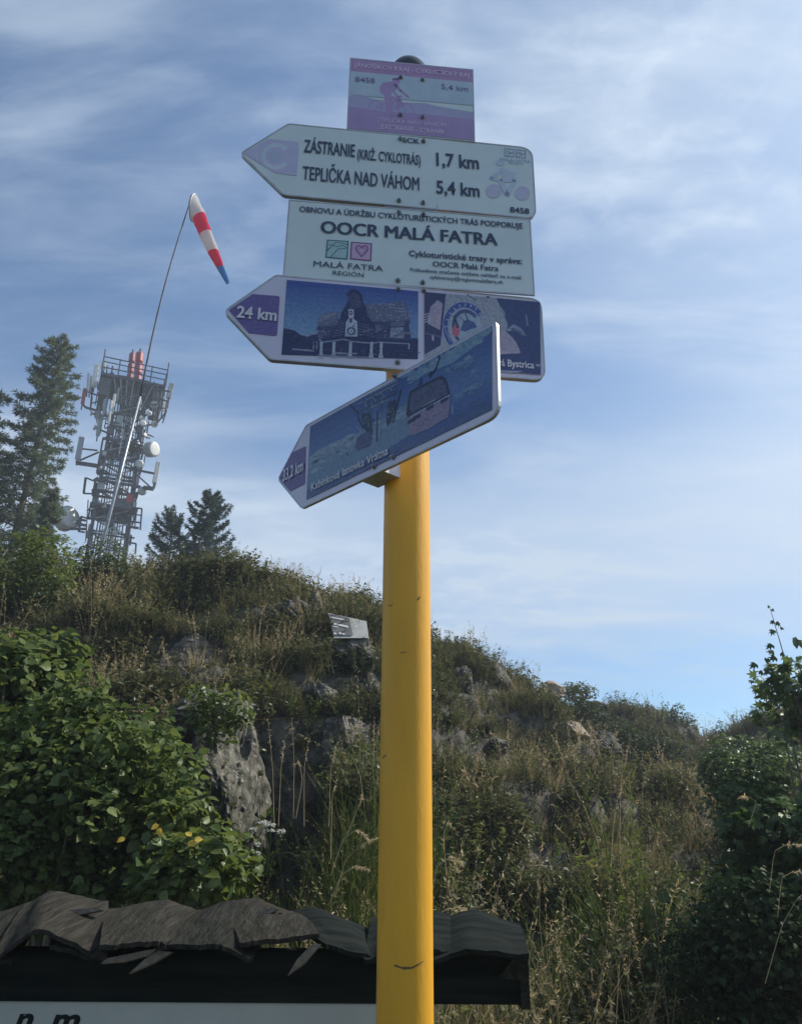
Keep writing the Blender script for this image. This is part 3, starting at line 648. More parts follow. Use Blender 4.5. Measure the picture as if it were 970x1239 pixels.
class Sign:
    def __init__(s, name, label, yaw, off, zb, parent_z=None):
        s.t = Vector((math.cos(yaw), -math.sin(yaw), 0)); s.n = Vector((-math.sin(yaw), -math.cos(yaw), 0))
        s.zb = CAM[2] + zb
        s.org = Vector((PX, PY, s.zb)) + s.n * off
        s.root = empty(name, s.org, label, 'sign', rz=-yaw); s.off = off; s.lay = 0
    def px(s, u, v):
        d = px_dir(u, v); c = Vector(CAM); k = (s.org - c).dot(s.n) / d.dot(s.n); p = c + d * k - s.org
        return (p.dot(s.t), p.z)
    def pts(s, L, o=(0, 0), k=1.0): return [s.px(o[0] + a * k, o[1] + b * k) for a, b in L]
    def text(s, body, pl, pr_, cap, mat, bold=0.0, shear=0.0, y=-0.0022, name='lettering', dup=0.028):
        a = s.px(*pl); b = s.px(*pr_); w = math.hypot(b[0] - a[0], b[1] - a[1]); ang = math.atan2(b[1] - a[1], b[0] - a[0])
        top = s.px(pl[0], pl[1] - cap); ch = top[1] - a[1]
        cu = bpy.data.curves.new('lettering', 'FONT'); cu.body = body; cu.offset = 0.0 if 'M' in body else bold; cu.shear = shear; cu.resolution_u = 3; dup = dup + (2.0 * bold if 'M' in body else 0)
        tmp = bpy.data.objects.new('lettering', cu); COL.objects.link(tmp)
        dg = bpy.context.evaluated_depsgraph_get(); me = bpy.data.meshes.new_from_object(tmp.evaluated_get(dg)); bpy.data.objects.remove(tmp)
        if dup and mat in (M_ink, M_wink):                  # heavier stroke: a second film of ink beside the first
            bm = bmesh.new(); bm.from_mesh(me); gg = bmesh.ops.duplicate(bm, geom=bm.verts[:] + bm.edges[:] + bm.faces[:])
            for v in gg['geom']:
                if isinstance(v, bmesh.types.BMVert): v.co.x += dup; v.co.z = 1.0
            bm.to_mesh(me); bm.free()
        V = np.array([v.co[:] for v in me.vertices]); x0, x1 = V[:, 0].min(), V[:, 0].max(); yy = np.where(V[:, 2] > .5, y - 0.0002, y)
        X = (V[:, 0] - x0) / (x1 - x0) * w; Z = V[:, 1] / 0.682 * ch
        co = np.stack([a[0] + X * math.cos(ang) - Z * math.sin(ang), yy, a[1] + X * math.sin(ang) + Z * math.cos(ang)], -1)
        me.vertices.foreach_set('co', co.astype(np.float32).ravel()); me.materials.clear(); me.update()
        return link(name, me, mat, s.root)
    def bolts(s, L):
        for u, v in L:
            x, z = s.px(u, v); m = MB()
            m.tube([(x, 0.0, z), (x, -0.0035, z), (x, -0.0042, z)], [0.0062, 0.0062, 0.005], 12)
            m.tube([(x, -0.0042, z), (x, -0.008, z), (x, -0.0095, z)], [0.0038, 0.0038, 0.002], 8); m.build('bolt', M_bolt, s.root)
    def bracket(s, zl, w=0.12, h=0.03):
        m = MB()
        m.box((0, 0.5 * (s.off - PR) + 0.004, zl), (w, s.off - PR + 0.006, h)); 
        m.build('bracket', M_steel, s.root)
        m = MB(); m.tube([(0, s.off, zl - h * .5), (0, s.off, zl + h * .5)], PR + 0.003, 32, cap=True); m.build('clamp', M_steel, s.root, False)
    def panel(s, outline, mat, lip=0.012, name='panel', rim=True):
        m = MB(); m.prism(outline, 0.0, 0.003); m.build(name, mat, s.root)
        if rim:
            n = len(outline); c = (sum(p[0] for p in outline) / n, sum(p[1] for p in outline) / n)
            m = MB(); y0, y1 = -0.0008, lip
            ins = inset(outline, 0.0022); out = inset(outline, -0.0012)
            vs = [(x, y0, z) for x, z in out] + [(x, y0, z) for x, z in ins] + [(x, y1, z) for x, z in out] + [(x, y1, z) for x, z in ins]
            fs = []
            for i in range(n):
                j = (i + 1) % n; fs += [(i, j, n + j, n + i), (i, 2 * n + i, 2 * n + j, j), (2 * n + i, 3 * n + i, 3 * n + j, 2 * n + j), (n + i, n + j, 3 * n + j, 3 * n + i)]
            m.add(vs, fs); m.build('folded_rim', M_edge, s.root)
def inset(P, d):
    n = len(P); area = sum(P[i][0] * P[(i + 1) % n][1] - P[(i + 1) % n][0] * P[i][1] for i in range(n)); sg = 1 if area > 0 else -1
    out = []
    for i in range(n):
        a, b, c = Vector(P[i - 1]), Vector(P[i]), Vector(P[(i + 1) % n])
        d1 = (b - a).normalized(); d2 = (c - b).normalized(); n1 = Vector((-d1.y, d1.x)) * sg; n2 = Vector((-d2.y, d2.x)) * sg
        m = n1 + n2; m = m / max(m.length_squared, 1e-6) * 2; out.append(tuple(b + m * d * 1.0))
    return out
def rounded(P, rad, seg=6):
    """round the corners of a polygon; rad may be a list"""
    n = len(P); out = []; rad = rad if isinstance(rad, (list, tuple)) else [rad] * n
    for i in range(n):
        a, b, c = Vector(P[i - 1]), Vector(P[i]), Vector(P[(i + 1) % n]); r_ = rad[i]
        if r_ <= 0: out.append(tuple(b)); continue
        u = (a - b).normalized(); w = (c - b).normalized(); th = u.angle(w); L = min(r_ / math.tan(th / 2), (a - b).length * .45, (c - b).length * .45)
        p0, p1 = b + u * L, b + w * L
        for k in range(seg + 1):
            q = k / seg; out.append(tuple(p0 * (1 - q) ** 2 + b * 2 * q * (1 - q) + p1 * q * q))
    return out
def lerp(a, b, q): return tuple(a[i] * (1 - q) + b[i] * q for i in range(len(a)))
class Art:
    """flat print: coloured shapes lying one film above the other"""
    def __init__(s, sign, o=(0, 0), k=1.0): s.clip = None; s.m = MB(); s.s = sign; s.y = -0.0010; s.o = o; s.k = k
    def poly(s, L, col, o=None, k=None):
        s.m.col = tuple(col[:3]) + (1,); P = s.s.pts(L, o or s.o, k or s.k)
        # fan-safe: triangulate through mathutils
        from mathutils.geometry import tessellate_polygon
        tris = tessellate_polygon([[Vector((a, b, 0)) for a, b in P]])
        s.put(P, tris)
    def put(s, P, tris):
        if s.clip and P[0][0] > s.clip[0][0] - 0.01:
            ok = []
            for t in tris:                                  # keep the film inside the picture frame
                q = [P[i] for i in t]; n = len(s.clip); sg = sum(s.clip[i][0] * s.clip[(i + 1) % n][1] - s.clip[(i + 1) % n][0] * s.clip[i][1] for i in range(n)) > 0
                for i in range(n):
                    a, b = s.clip[i], s.clip[(i + 1) % n]; side = lambda p: ((b[0] - a[0]) * (p[1] - a[1]) - (b[1] - a[1]) * (p[0] - a[0])) * (1 if sg else -1)
                    out = []
                    for j in range(len(q)):
                        p0, p1 = q[j], q[(j + 1) % len(q)]; d0, d1 = side(p0), side(p1)
                        if d0 >= 0: out.append(p0)
                        if d0 * d1 < 0: f = d0 / (d0 - d1); out.append((p0[0] + (p1[0] - p0[0]) * f, p0[1] + (p1[1] - p0[1]) * f))
                    q = out
                    if len(q) < 3: break
                if len(q) >= 3: s.m.add([(x, s.y, z) for x, z in q], [tuple(range(len(q)))])
        else: s.m.add([(a, s.y, b) for a, b in P], [t for t in tris])
        s.y -= 5e-6
    def line(s, L, w, col, o=None, k=None):
        s.m.col = tuple(col[:3]) + (1,); P = [Vector(p) for p in s.s.pts(L, o or s.o, k or s.k)]
        w = w * (k or s.k) * 0.0030
        for a, b in zip(P[:-1], P[1:]):
            d = (b - a); 
            if d.length < 1e-6: continue
            n = Vector((-d.y, d.x)).normalized() * w / 2; e = d.normalized() * w * 0.3; a = a - e; b = b + e
            s.y += 5e-6; s.put([(q.x, q.y) for q in (a - n, b - n, b + n, a + n)], [(0, 1, 2), (0, 2, 3)])
        s.y -= 5e-6
    def brush(s, L, spread, n, size, cols, seed, o=None, k=None, flat=0.5):
        y0 = s.y; r = random.Random(seed)                   # many small soft-looking dabs along a path
        for _ in range(n):
            q = r.uniform(0, len(L) - 1.001); i = int(q); f = q - i; x = L[i][0] * (1 - f) + L[i + 1][0] * f + r.gauss(0, spread); y = L[i][1] * (1 - f) + L[i + 1][1] * f + r.gauss(0, spread * .6)
            z = size * r.uniform(.4, 1.3); s.disc(x, y, z, z * flat, lerp(cols[0], cols[1], r.random()), rot=r.uniform(-40, 0), n=9, o=o, k=k); s.y = y0 - (_ % 24) * 3e-6
        s.y = y0 - 1e-4
    def disc(s, cx, cy, rx, ry, col, rin=0, a0=0, a1=360, rot=0, n=28, o=None, k=None):
        L = []
        for i in range(n + 1):
            a = R(a0 + (a1 - a0) * i / n); L.append((rx * math.cos(a), ry * math.sin(a)))
        if rin: L += [(x * rin, y * rin) for x, y in reversed(L)]
        c, q = math.cos(R(rot)), math.sin(R(rot)); L = [(cx + x * c - y * q, cy + x * q + y * c) for x, y in L]
        if rin:
            s.m.col = tuple(col[:3]) + (1,); P = s.s.pts(L, o or s.o, k or s.k); h = n + 1
            s.m.add([(a, s.y, b) for a, b in P], [(i, i + 1, 2 * h - 2 - i, 2 * h - 1 - i) for i in range(n)]); s.y -= 5e-6
        else: s.poly(L[:-1] if abs(a1 - a0) >= 360 else L, col, o, k)
    def done(s, name='printed_picture', mat=None): return s.m.build(name, mat or M_print, s.s.root, kind='stuff')

# --- 1: small lilac trail sign on top
s1 = Sign('trail_sign', 'small lilac cycle trail sign with a cyclist silhouette, topmost on the yellow post', -0.1014, PR + 0.02, 1.6739)
s1.panel([s1.px(*p) for p in ((423.9, 70.4), (571.8, 84.5), (574, 171.5), (419.8, 157.1))], M_white, lip=0.004)
A = Art(s1, (410, 50), 0.18557)
VIO, LIL, PUR = (0.47, 0.28, 0.50), (0.50, 0.44, 0.68), (0.43, 0.30, 0.54)
A.poly([(79, 116), (868, 191), (868, 270), (76, 196)], VIO)
A.poly([(76, 196), (868, 270), (878, 420), (66, 350)], (0.50, 0.60, 0.70))
A.poly([(66, 362), (120, 345), (230, 380), (420, 400), (560, 405), (640, 425), (878, 465), (878, 640), (60, 565)], (0.44, 0.42, 0.62))
A.poly([(62, 425), (160, 440), (300, 462), (470, 468), (640, 485), (878, 512), (881, 647), (57, 570)], PUR)
cyc = (0.45, 0.30, 0.54)
A.disc(238, 432, 46, 46, cyc, 0.84); A.disc(436, 458, 52, 52, cyc, 0.84)
A.disc(372, 262, 26, 24, cyc); A.line([(350, 250), (402, 246)], 12, cyc)
A.poly([(262, 300), (285, 272), (350, 262), (388, 285), (372, 320), (345, 335), (330, 372), (358, 398), (340, 470), (300, 478), (305, 420), (296, 360), (268, 335)], cyc)
A.line([(362, 280), (402, 325), (450, 366)], 15, cyc); A.line([(345, 320), (385, 365), (408, 362)], 13, cyc)
A.line([(330, 360), (395, 388), (380, 440)], 20, cyc); A.line([(238, 432), (310, 400), (400, 392), (436, 458)], 7, cyc); A.line([(400, 392), (345, 455), (310, 400)], 7, cyc)
A.line([(238, 432), (345, 455)], 6, cyc); A.line([(395, 370), (436, 458)], 8, cyc)
A.done(mat=M_flat)
s1.text('JÁNOŠÍKOV KRAJ - CYKLISTICKÝ RAJ', (428, 81.5), (567.5, 94.5), 5.0, M_pink_ink, 0.012)
s1.text('8458', (429.3, 99.3), (453.5, 101.4), 5.8, M_violet_ink, 0.012)
s1.text('5,4 km', (533.6, 108.5), (566, 111.6), 6.2, M_violet_ink, 0.006)
s1.text('TEPLIČKA NAD VÁHOM -', (456, 147.5), (543.8, 155.2), 4.6, M_pink_ink, 0.012)
s1.text('ZÁSTRANIE - STRANÍK', (459.5, 156.3), (538.5, 163.2), 4.6, M_pink_ink, 0.012)
s1.bolts([(484.5, 94.5), (511, 97.5), (484, 140), (511, 142.5)]); s1.bracket(0.17, 0.10)

# --- 2: white arrow sign
s2 = Sign('direction_sign', 'white arrow shaped cycle route sign reading Zástranie and Teplička nad Váhom', -0.1158, PR + 0.02, 1.4406)
P2 = [s2.px(*p) for p in ((291, 185.6), (349, 149.7), (643.5, 179.2), (648.3, 264.6), (343, 235.8))]
s2.panel(rounded(P2, [0.012, 0.02, 0.035, 0.03, 0.02]), M_white, lip=0.010)
A = Art(s2); PL = (0.56, 0.53, 0.72)
A.poly([(294.5, 185.5), (325, 168.3), (361.3, 172), (358.8, 213), (333, 209.5)], PL)
A.disc(333.8, 189.5, 17.5, 16.0, (0.60, 0.66, 0.76), 0.70, 35, 325); A.disc(334, 189.5, 8.5, 8, (0.50, 0.53, 0.68), 0.2)
pk = (0.56, 0.62, 0.74)
A.disc(597, 231.5, 9.5, 8.5, (0.56, 0.54, 0.69)); A.disc(631.5, 234, 9, 8.5, (0.56, 0.55, 0.72))
A.disc(605, 197, 5, 4.2, pk); A.line([(608, 205), (594, 216), (606, 219), (622, 219)], 3.5, pk); A.poly([(606, 203), (624, 210), (623, 221), (608, 219)], pk); A.line([(622, 219), (613, 236), (606, 221)], 4, pk)
LG = (0.34, 0.40, 0.52)
for (x0, y0) in ((610.5, 180), (624.5, 181.3)):
    A.line([(x0, y0), (x0 + 11, y0 + 1.1), (x0 + 10.6, y0 + 10), (x0 - .3, y0 + 9), (x0, y0)], 0.7, LG)
    A.line([(x0, y0 + 5), (x0 + 4, y0 + 3), (x0 + 7, y0 + 6), (x0 + 11, y0 + 4)], 0.8, LG); A.line([(x0 + 2, y0 + 9), (x0 + 7, y0 + 5)], 0.8, LG)
A.done(mat=M_flat)
M_dim = mat('faded_blue_print_ink', (0.30, 0.37, 0.50), (0.34, 0.41, 0.54), 40, 0.4)
s2.text('MALÁ FATRA', (604.8, 194.3), (641.3, 197.8), 3.2, M_dim, 0.0); s2.text('REGIÓN', (615, 198.4), (632, 200), 2.8, M_dim, 0.0)
s2.text('SCK', (486.5, 172.6), (507.5, 174.6), 5.6, M_ink, 0.012)
s2.text('ZÁSTRANIE', (367.3, 184.3), (429, 190.4), 14.6, M_ink, 0.010)
s2.text('(KRIŽ. CYKLOTRÁS)', (432, 192.6), (508.6, 200.2), 11.4, M_ink, 0.010)
s2.text('1,7 km', (527.6, 200.8), (579.3, 205.2), 15.2, M_ink, 0.012)
s2.text('TEPLIČKA NAD VÁHOM', (365.3, 217.6), (507, 231.3), 16.0, M_ink, 0.010)
s2.text('5,4 km', (527.6, 234.2), (580, 238.9), 15.0, M_ink, 0.012)
s2.text('8458', (616.6, 257.2), (640, 259.4), 6.2, M_ink, 0.014)
s2.bolts([(484, 168.8), (512, 171.5), (482.5, 243.3), (511.5, 246)]); s2.bracket(0.03, 0.13)

# --- 3: white info panel
s3 = Sign('information_sign', 'white rectangular sign reading OOCR Malá Fatra with two small square logos', -0.0998, PR + 0.02, 1.2025)
s3.panel([s3.px(*p) for p in ((350, 242), (641, 265.6), (646.2, 357), (342.6, 335.6))], M_white, lip=0.004)
s3.text('OBNOVU A ÚDRŽBU CYKLOTURISTICKÝCH TRÁS PODPORUJE', (362, 256.6), (632, 277.2), 6.3, M_ink, 0.010)
s3.text('OOCR MALÁ FATRA', (387.5, 282), (602, 297.6), 14.2, M_ink, 0.012, dup=0.045)
s3.text('MALÁ FATRA', (379, 322.6), (463, 328.8), 6.4, M_ink, 0.0, dup=0.012); s3.text('REGIÓN', (402.3, 333.0), (439.8, 336), 5.0, M_ink, 0.0, dup=0.01)
s3.text('Cykloturistické trasy v správe:', (494.3, 310.2), (631.3, 320), 6.6, M_ink, 0.012)
s3.text('OOCR Malá Fatra', (523, 322.8), (602.8, 328.5), 6.2, M_ink, 0.012)
s3.text('Poškodenie značenia môžete nahlásiť na e-mail:', (496, 328.6), (631, 338.6), 4.0, M_ink, 0.004, dup=0.02)
s3.text('cyklotrasy@regionmalafatra.sk', (519.8, 337.6), (608.3, 344), 4.0, M_ink, 0.004, dup=0.02)
A = Art(s3, (370, 280), 0.1134)
GR, DG, PK, DP = (0.38, 0.56, 0.58), (0.07, 0.17, 0.20), (0.58, 0.40, 0.58), (0.22, 0.05, 0.22)
A.poly([(232, 95), (450, 110), (436, 296), (216, 276)], GR); A.poly([(488, 118), (698, 134), (690, 313), (478, 294)], PK)
A.line([(232, 95), (450, 110), (436, 296), (216, 276), (232, 95)], 9, DG); A.line([(488, 118), (698, 134), (690, 313), (478, 294), (488, 118)], 9, DP)
A.line([(232, 145), (290, 150), (320, 120), (400, 130), (445, 150)], 6, DG); A.line([(228, 200), (280, 155), (340, 165), (390, 150), (445, 185)], 6, DG)
A.line([(262, 275), (345, 190), (420, 185)], 7, DG); A.line([(225, 215), (260, 175)], 6, DG)
hrt = [(594, 272), (545, 215), (533, 185), (545, 160), (572, 155), (595, 175), (622, 155), (650, 165), (660, 190), (645, 220), (594, 272)]
A.line(hrt, 9, DP); A.line([(594 + (x - 594) * .6, 210 + (y - 210) * .6) for x, y in hrt], 4, (0.34, 0.12, 0.32))
A.done('printed_logos', M_flat)
s3.bolts([(482.5, 257.5), (512, 260), (481.3, 340), (511.2, 342.3)]); s3.bracket(0.2425, 0.13, 0.02)

# --- 4: 24 km picture arrow
s4 = Sign('picture_direction_sign', 'lilac arrow sign marked 24 km with a picture of a shingled wooden building', -0.128, PR + 0.02, 0.9746)
P4 = [s4.px(*p) for p in ((271.3, 376.3), (333.7, 332.9), (654.3, 361.9), (659.5, 460.1), (327, 434.7))]
s4.panel(rounded(P4, [0.014, 0.016, 0.03, 0.03, 0.016]), M_lilac, lip=0.012)
A = Art(s4, (335, 330), 0.18557)
A.poly(rounded([(276.6, 375.5), (305.6, 356), (338.6, 358.6), (335.2, 407), (301, 403.3)], [2, 3, 3, 3, 3], 4), (0.16, 0.12, 0.32), (0, 0), 1)
# sky of the picture in bands
TL, TR, BL, BR = (65, 48), (920, 122), (30, 535), (918, 565)
for i in range(14):
    q0, q1 = i / 14, (i + 1) / 14
    A.poly([lerp(TL, BL, q0), lerp(TR, BR, q0), lerp(TR, BR, q1), lerp(TL, BL, q1)], lerp((0.06, 0.10, 0.34), (0.22, 0.38, 0.56), min(1, q0 * 1.35)))
N1, N2, N3, W1, W2 = (0.035, 0.045, 0.13), (0.06, 0.07, 0.17), (0.14, 0.15, 0.25), (0.5, 0.52, 0.62), (0.30, 0.32, 0.42)
A.poly([(44, 362), (75, 368), (120, 380), (150, 405), (200, 420), (240, 400), (400, 405), (920, 430), (918, 565), (30, 535)], N1)
A.poly([(100, 495), (250, 505), (240, 517), (100, 504)], W2); A.poly([(160, 398), (255, 395), (250, 405), (180, 410)], W2)
A.poly([(275, 275), (330, 262), (395, 250), (400, 345), (262, 350)], N3); A.poly([(275, 280), (385, 256), (380, 290), (268, 325)], (0.22, 0.24, 0.34))
A.poly([(262, 352), (400, 345), (400, 430), (250, 425), (275, 400), (262, 380)], N2)
A.poly([(560, 215), (700, 205), (822, 184), (845, 230), (868, 312), (590, 322)], N3)
for k in range(9): A.line([(580 + k * 30, 218 - k * 3), (596 + k * 31, 316)], 2.5, (0.20, 0.21, 0.31))
for k in range(16): A.line([(700 + (k * 37) % 130, 205 + (k * 23) % 90), (712 + (k * 37) % 130, 206 + (k * 23) % 90)], 4, (0.34, 0.36, 0.46))
A.poly([(590, 322), (868, 312), (860, 350), (875, 440), (560, 440)], N2); A.poly([(735, 325), (835, 318), (828, 350), (745, 355)], N3); A.poly([(742, 362), (825, 358), (828, 430), (735, 425)], W2)
A.poly([(620, 345), (680, 340), (660, 385), (615, 392)], N3)
A.poly([(450, 148), (468, 120), (492, 108), (530, 118), (556, 150), (560, 190), (578, 222), (590, 280), (640, 350), (650, 442), (340, 440), (360, 395), (400, 330), (430, 245), (462, 190), (470, 160)], N1)
A.poly([(470, 165), (500, 130), (540, 160), (552, 215), (520, 240), (480, 220)], (0.08, 0.09, 0.18))
for k in range(5): A.line([(400 - k * 10, 345 + k * 18), (440, 330 + k * 18)], 4, N3); A.line([(530, 330 + k * 18), (600 + k * 9, 350 + k * 17)], 4, N3)
A.poly([(465, 245), (482, 238), (500, 245), (502, 290), (494, 300), (522, 322), (526, 420), (443, 418), (450, 322), (470, 300), (466, 285)], W1)
A.disc(481, 265, 13, 14, N1, 0.5); A.disc(484, 384, 28, 27, N1, 0.62); A.disc(484, 384, 9, 9, W2); A.poly([(474, 300), (490, 300), (488, 330), (474, 330)], N1)
for x in (455, 505): A.disc(x, 340, 8, 8, N1, 0.5)
A.line([(275, 437), (300, 455), (380, 445), (430, 436), (500, 452), (620, 462), (660, 455), (860, 465)], 6, W2)
for x in (290, 372, 480, 617, 680): A.line([(x, 458), (x - 3, 530)], 12, W1); A.poly([(x - 14, 530), (x + 10, 532), (x + 12, 560), (x - 20, 556)], W1)
for x in (240, 262): A.line([(x, 450), (x - 2, 500)], 5, W2)
A.line([(385, 525), (460, 530)], 8, W2); A.line([(495, 528), (520, 530)], 6, W2); A.line([(270, 540), (600, 555)], 6, (0.25, 0.26, 0.36)); A.line([(862, 470), (858, 500)], 4, W1)
A.brush([(590, 230), (700, 215), (820, 205), (850, 300), (620, 300), (700, 250)], 16, 90, 9, (N2, (0.36, 0.38, 0.48)), 3, flat=.35)
A.brush([(280, 290), (380, 275), (370, 320), (280, 335)], 8, 40, 8, (N2, (0.32, 0.34, 0.44)), 4, flat=.35)
A.brush([(400, 350), (440, 260), (500, 150), (560, 240), (620, 400), (520, 430), (400, 420)], 18, 110, 9, ((0.02, 0.03, 0.09), (0.13, 0.14, 0.24)), 5, flat=.4)
A.brush([(260, 370), (330, 400), (260, 420)], 14, 40, 9, (N1, (0.28, 0.30, 0.4)), 6); A.brush([(560, 380), (700, 370), (860, 400), (700, 420)], 14, 70, 9, (N1, (0.26, 0.28, 0.38)), 7)
A.brush([(50, 400), (150, 450), (350, 500), (600, 510), (900, 520)], 22, 120, 10, ((0.02, 0.025, 0.08), (0.12, 0.13, 0.22)), 8, flat=.3); A.brush([(300, 500), (600, 530), (880, 540)], 8, 30, 8, (N3, W2), 9, flat=.2)
for x in (290, 372, 480, 617, 680): A.line([(x, 458), (x - 3, 535)], 8, W1)
A.poly([(465, 245), (482, 238), (500, 245), (502, 290), (494, 300), (522, 322), (526, 420), (443, 418), (450, 322), (470, 300), (466, 285)], W1)
A.disc(481, 265, 13, 14, N1, 0.5); A.disc(484, 384, 28, 27, N1, 0.62); A.disc(484, 384, 9, 9, W2); A.poly([(474, 300), (490, 300), (488, 330), (474, 330)], N1)
A.brush([(460, 320), (510, 330), (450, 400), (515, 405)], 6, 26, 5, (N1, W2), 10)
# second picture: plaster wall with a round clock
o5, k5 = (510, 350), 0.09278
A.poly([(513, 353.5), (652.8, 366.2), (653.6, 454.2), (513, 442.5)], (0.36, 0.37, 0.44), (0, 0), 1)
A.poly([(35, 45), (312, 68), (242, 740), (35, 860)], (0.05, 0.06, 0.15), o5, k5)
A.poly([(110, 240), (205, 150), (272, 192), (236, 540), (75, 455)], (0.44, 0.36, 0.46), o5, k5)
for k in range(4): A.line([(40, 340 + k * 32), (108, 318 + k * 32)], 9, (0.48, 0.48, 0.56), o5, k5)
A.line([(35, 580), (235, 622)], 12, (0.18, 0.17, 0.28), o5, k5); A.poly([(130, 610), (158, 615), (155, 680), (130, 670)], (0.4, 0.4, 0.5), o5, k5)
CB = (0.06, 0.10, 0.32)
A.disc(565, 520, 285, 345, CB, 0.80, 130, 335, rot=-12, o=o5, k=k5); A.disc(575, 520, 215, 265, (0.36, 0.42, 0.52), 0.0, 0, 360, rot=-12, o=o5, k=k5)
A.disc(585, 515, 190, 250, (0.07, 0.10, 0.22), 0.80, 120, 330, rot=-14, o=o5, k=k5)
for k in range(9):
    a = R(185 + k * 17); A.line([(565 + 235 * math.cos(a), 520 + 295 * math.sin(a)), (565 + 262 * math.cos(a), 520 + 322 * math.sin(a))], 12, (0.35, 0.42, 0.58), o5, k5)
A.line([(565, 310), (600, 430)], 12, (0.1, 0.13, 0.25), o5, k5); A.line([(470, 340), (540, 420)], 9, (0.1, 0.13, 0.25), o5, k5)
A.poly([(545, 420), (600, 400), (680, 440), (720, 500), (560, 560), (500, 540)], (0.08, 0.12, 0.28), o5, k5)
A.disc(442, 550, 48, 78, (0.55, 0.14, 0.22), o=o5, k=k5); A.line([(420, 360), (440, 420), (470, 500)], 22, (0.06, 0.10, 0.14), o5, k5)
A.line([(270, 450), (370, 690)], 14, (0.2, 0.25, 0.42), o5, k5)
for k in range(14): A.disc(640 + (k * 53) % 260, 110 + (k * 71) % 150 * (k % 3) * 0.5, 7, 6, (0.26, 0.28, 0.36), o=o5, k=k5)
A.line([(590, 80), (700, 150)], 12, (0.12, 0.14, 0.24), o5, k5); A.disc(860, 110, 26, 14, (0.12, 0.14, 0.24), o=o5, k=k5)
o6, k6 = (500, 340), 0.17526
A.poly([(570, 122), (870, 150), (875, 650), (560, 622), (560, 515), (740, 500), (705, 420), (640, 355), (648, 300)], (0.06, 0.08, 0.20), o6, k6)
A.poly([(590, 510), (735, 503), (705, 425), (640, 355), (600, 350)], (0.46, 0.38, 0.48), o6, k6)
A.poly([(645, 335), (690, 300), (740, 330), (780, 385), (700, 350)], (0.26, 0.29, 0.42), o6, k6); A.line([(650, 345), (690, 335), (760, 372)], 10, (0.40, 0.43, 0.55), o6, k6)
A.line([(775, 240), (785, 310)], 8, (0.22, 0.25, 0.4), o6, k6); A.line([(605, 190), (630, 240)], 8, (0.26, 0.29, 0.42), o6, k6); A.poly([(600, 620), (760, 625), (700, 640), (600, 632)], (0.35, 0.36, 0.46), o6, k6)
A.line([(848, 585), (872, 588)], 12, (0.35, 0.36, 0.46), o6, k6)
A.done('printed_pictures')
s4.text('24 km', (286, 384.8), (334.6, 389.2), 13.6, M_wink, 0.02, y=-0.0035)
s4.text('Stará Bystrica', (589.5, 442.3), (645.6, 446.8), 8.2, M_wink, 0.014, y=-0.0035)
s4.bolts([(482, 350), (512.6, 352.2), (481, 438.8)]); s4.bracket(0.06, 0.12)

# --- 5: 33,2 km picture arrow, turned away
s5 = Sign('turned_picture_sign', 'blue arrow sign picturing a cable car cabin, marked 33,2 km, turned away left', 0.8168, PR + 0.05, 0.7185)
P5 = [s5.px(*p) for p in ((336.2, 580), (370.2, 515), (599.9, 387.7), (602.9, 502), (365, 615))]
s5.panel(rounded(P5, [0.016, 0.016, 0.012, 0.03, 0.016]), M_lilac, lip=0.007)
A = Art(s5, (320, 380), 0.3093); A.clip = [s5.px(*p) for p in ((375.7, 516), (595.3, 394), (595.3, 496), (371, 605))]
TL, TR, BL, BR = (180, 440), (890, 45), (165, 728), (890, 375)
for i in range(10):
    q0, q1 = i / 10, (i + 1) / 10
    A.poly([lerp(TL, BL, q0), lerp(TR, BR, q0), lerp(TR, BR, q1), lerp(TL, BL, q1)], lerp((0.12, 0.20, 0.40), (0.05, 0.10, 0.28), abs(q0 * 2 - 0.9)))
o7, k7 = (330, 480), 0.2062
A.poly(rounded([(38, 478), (112, 330), (196, 290), (190, 512), (104, 556)], [4, 6, 6, 6, 6], 3), (0.17, 0.13, 0.30), o7, k7)
CT, CT2, CG = (0.20, 0.33, 0.45), (0.15, 0.26, 0.42), (0.28, 0.34, 0.42)
A.poly([(560, 250), (620, 205), (690, 165), (800, 100), (884, 50), (850, 110), (790, 150), (740, 190), (640, 230), (585, 262)], CT)
A.poly([(700, 215), (760, 190), (830, 160), (800, 190), (720, 228)], CT2); A.poly([(780, 175), (800, 160), (812, 168), (790, 182)], CG)
A.poly([(740, 320), (800, 285), (850, 262), (860, 275), (800, 305), (750, 335)], CT2)
A.poly([(240, 360), (300, 330), (380, 300), (470, 262), (500, 240), (520, 262), (440, 300), (330, 350), (260, 378)], (0.26, 0.33, 0.40), (320, 380), 0.3093)
A.poly([(175, 560), (230, 520), (300, 500), (360, 470), (420, 440), (560, 350), (580, 360), (575, 470), (480, 530), (360, 590), (170, 690)], (0.17, 0.25, 0.36))
A.poly([(180, 560), (215, 530), (290, 505), (330, 470), (350, 480), (300, 530), (220, 560), (175, 590)], (0.26, 0.33, 0.40))
A.poly([(165, 690), (360, 590), (480, 530), (700, 440), (890, 340), (890, 375), (165, 728)], (0.09, 0.13, 0.27))
A.brush([(185, 600), (260, 545), (340, 500), (420, 470), (560, 380)], 18, 150, 16, ((0.14, 0.22, 0.34), (0.30, 0.37, 0.43)), 11, flat=.4)
A.brush([(250, 370), (380, 305), (500, 250)], 10, 60, 14, ((0.12, 0.20, 0.36), (0.30, 0.36, 0.42)), 12, flat=.35)
A.brush([(570, 250), (690, 175), (800, 110), (880, 60)], 16, 90, 18, ((0.14, 0.25, 0.40), (0.28, 0.38, 0.46)), 13, flat=.4)
A.brush([(720, 230), (800, 190), (780, 320), (860, 270)], 12, 60, 13, ((0.07, 0.13, 0.32), (0.22, 0.32, 0.44)), 14, flat=.3)
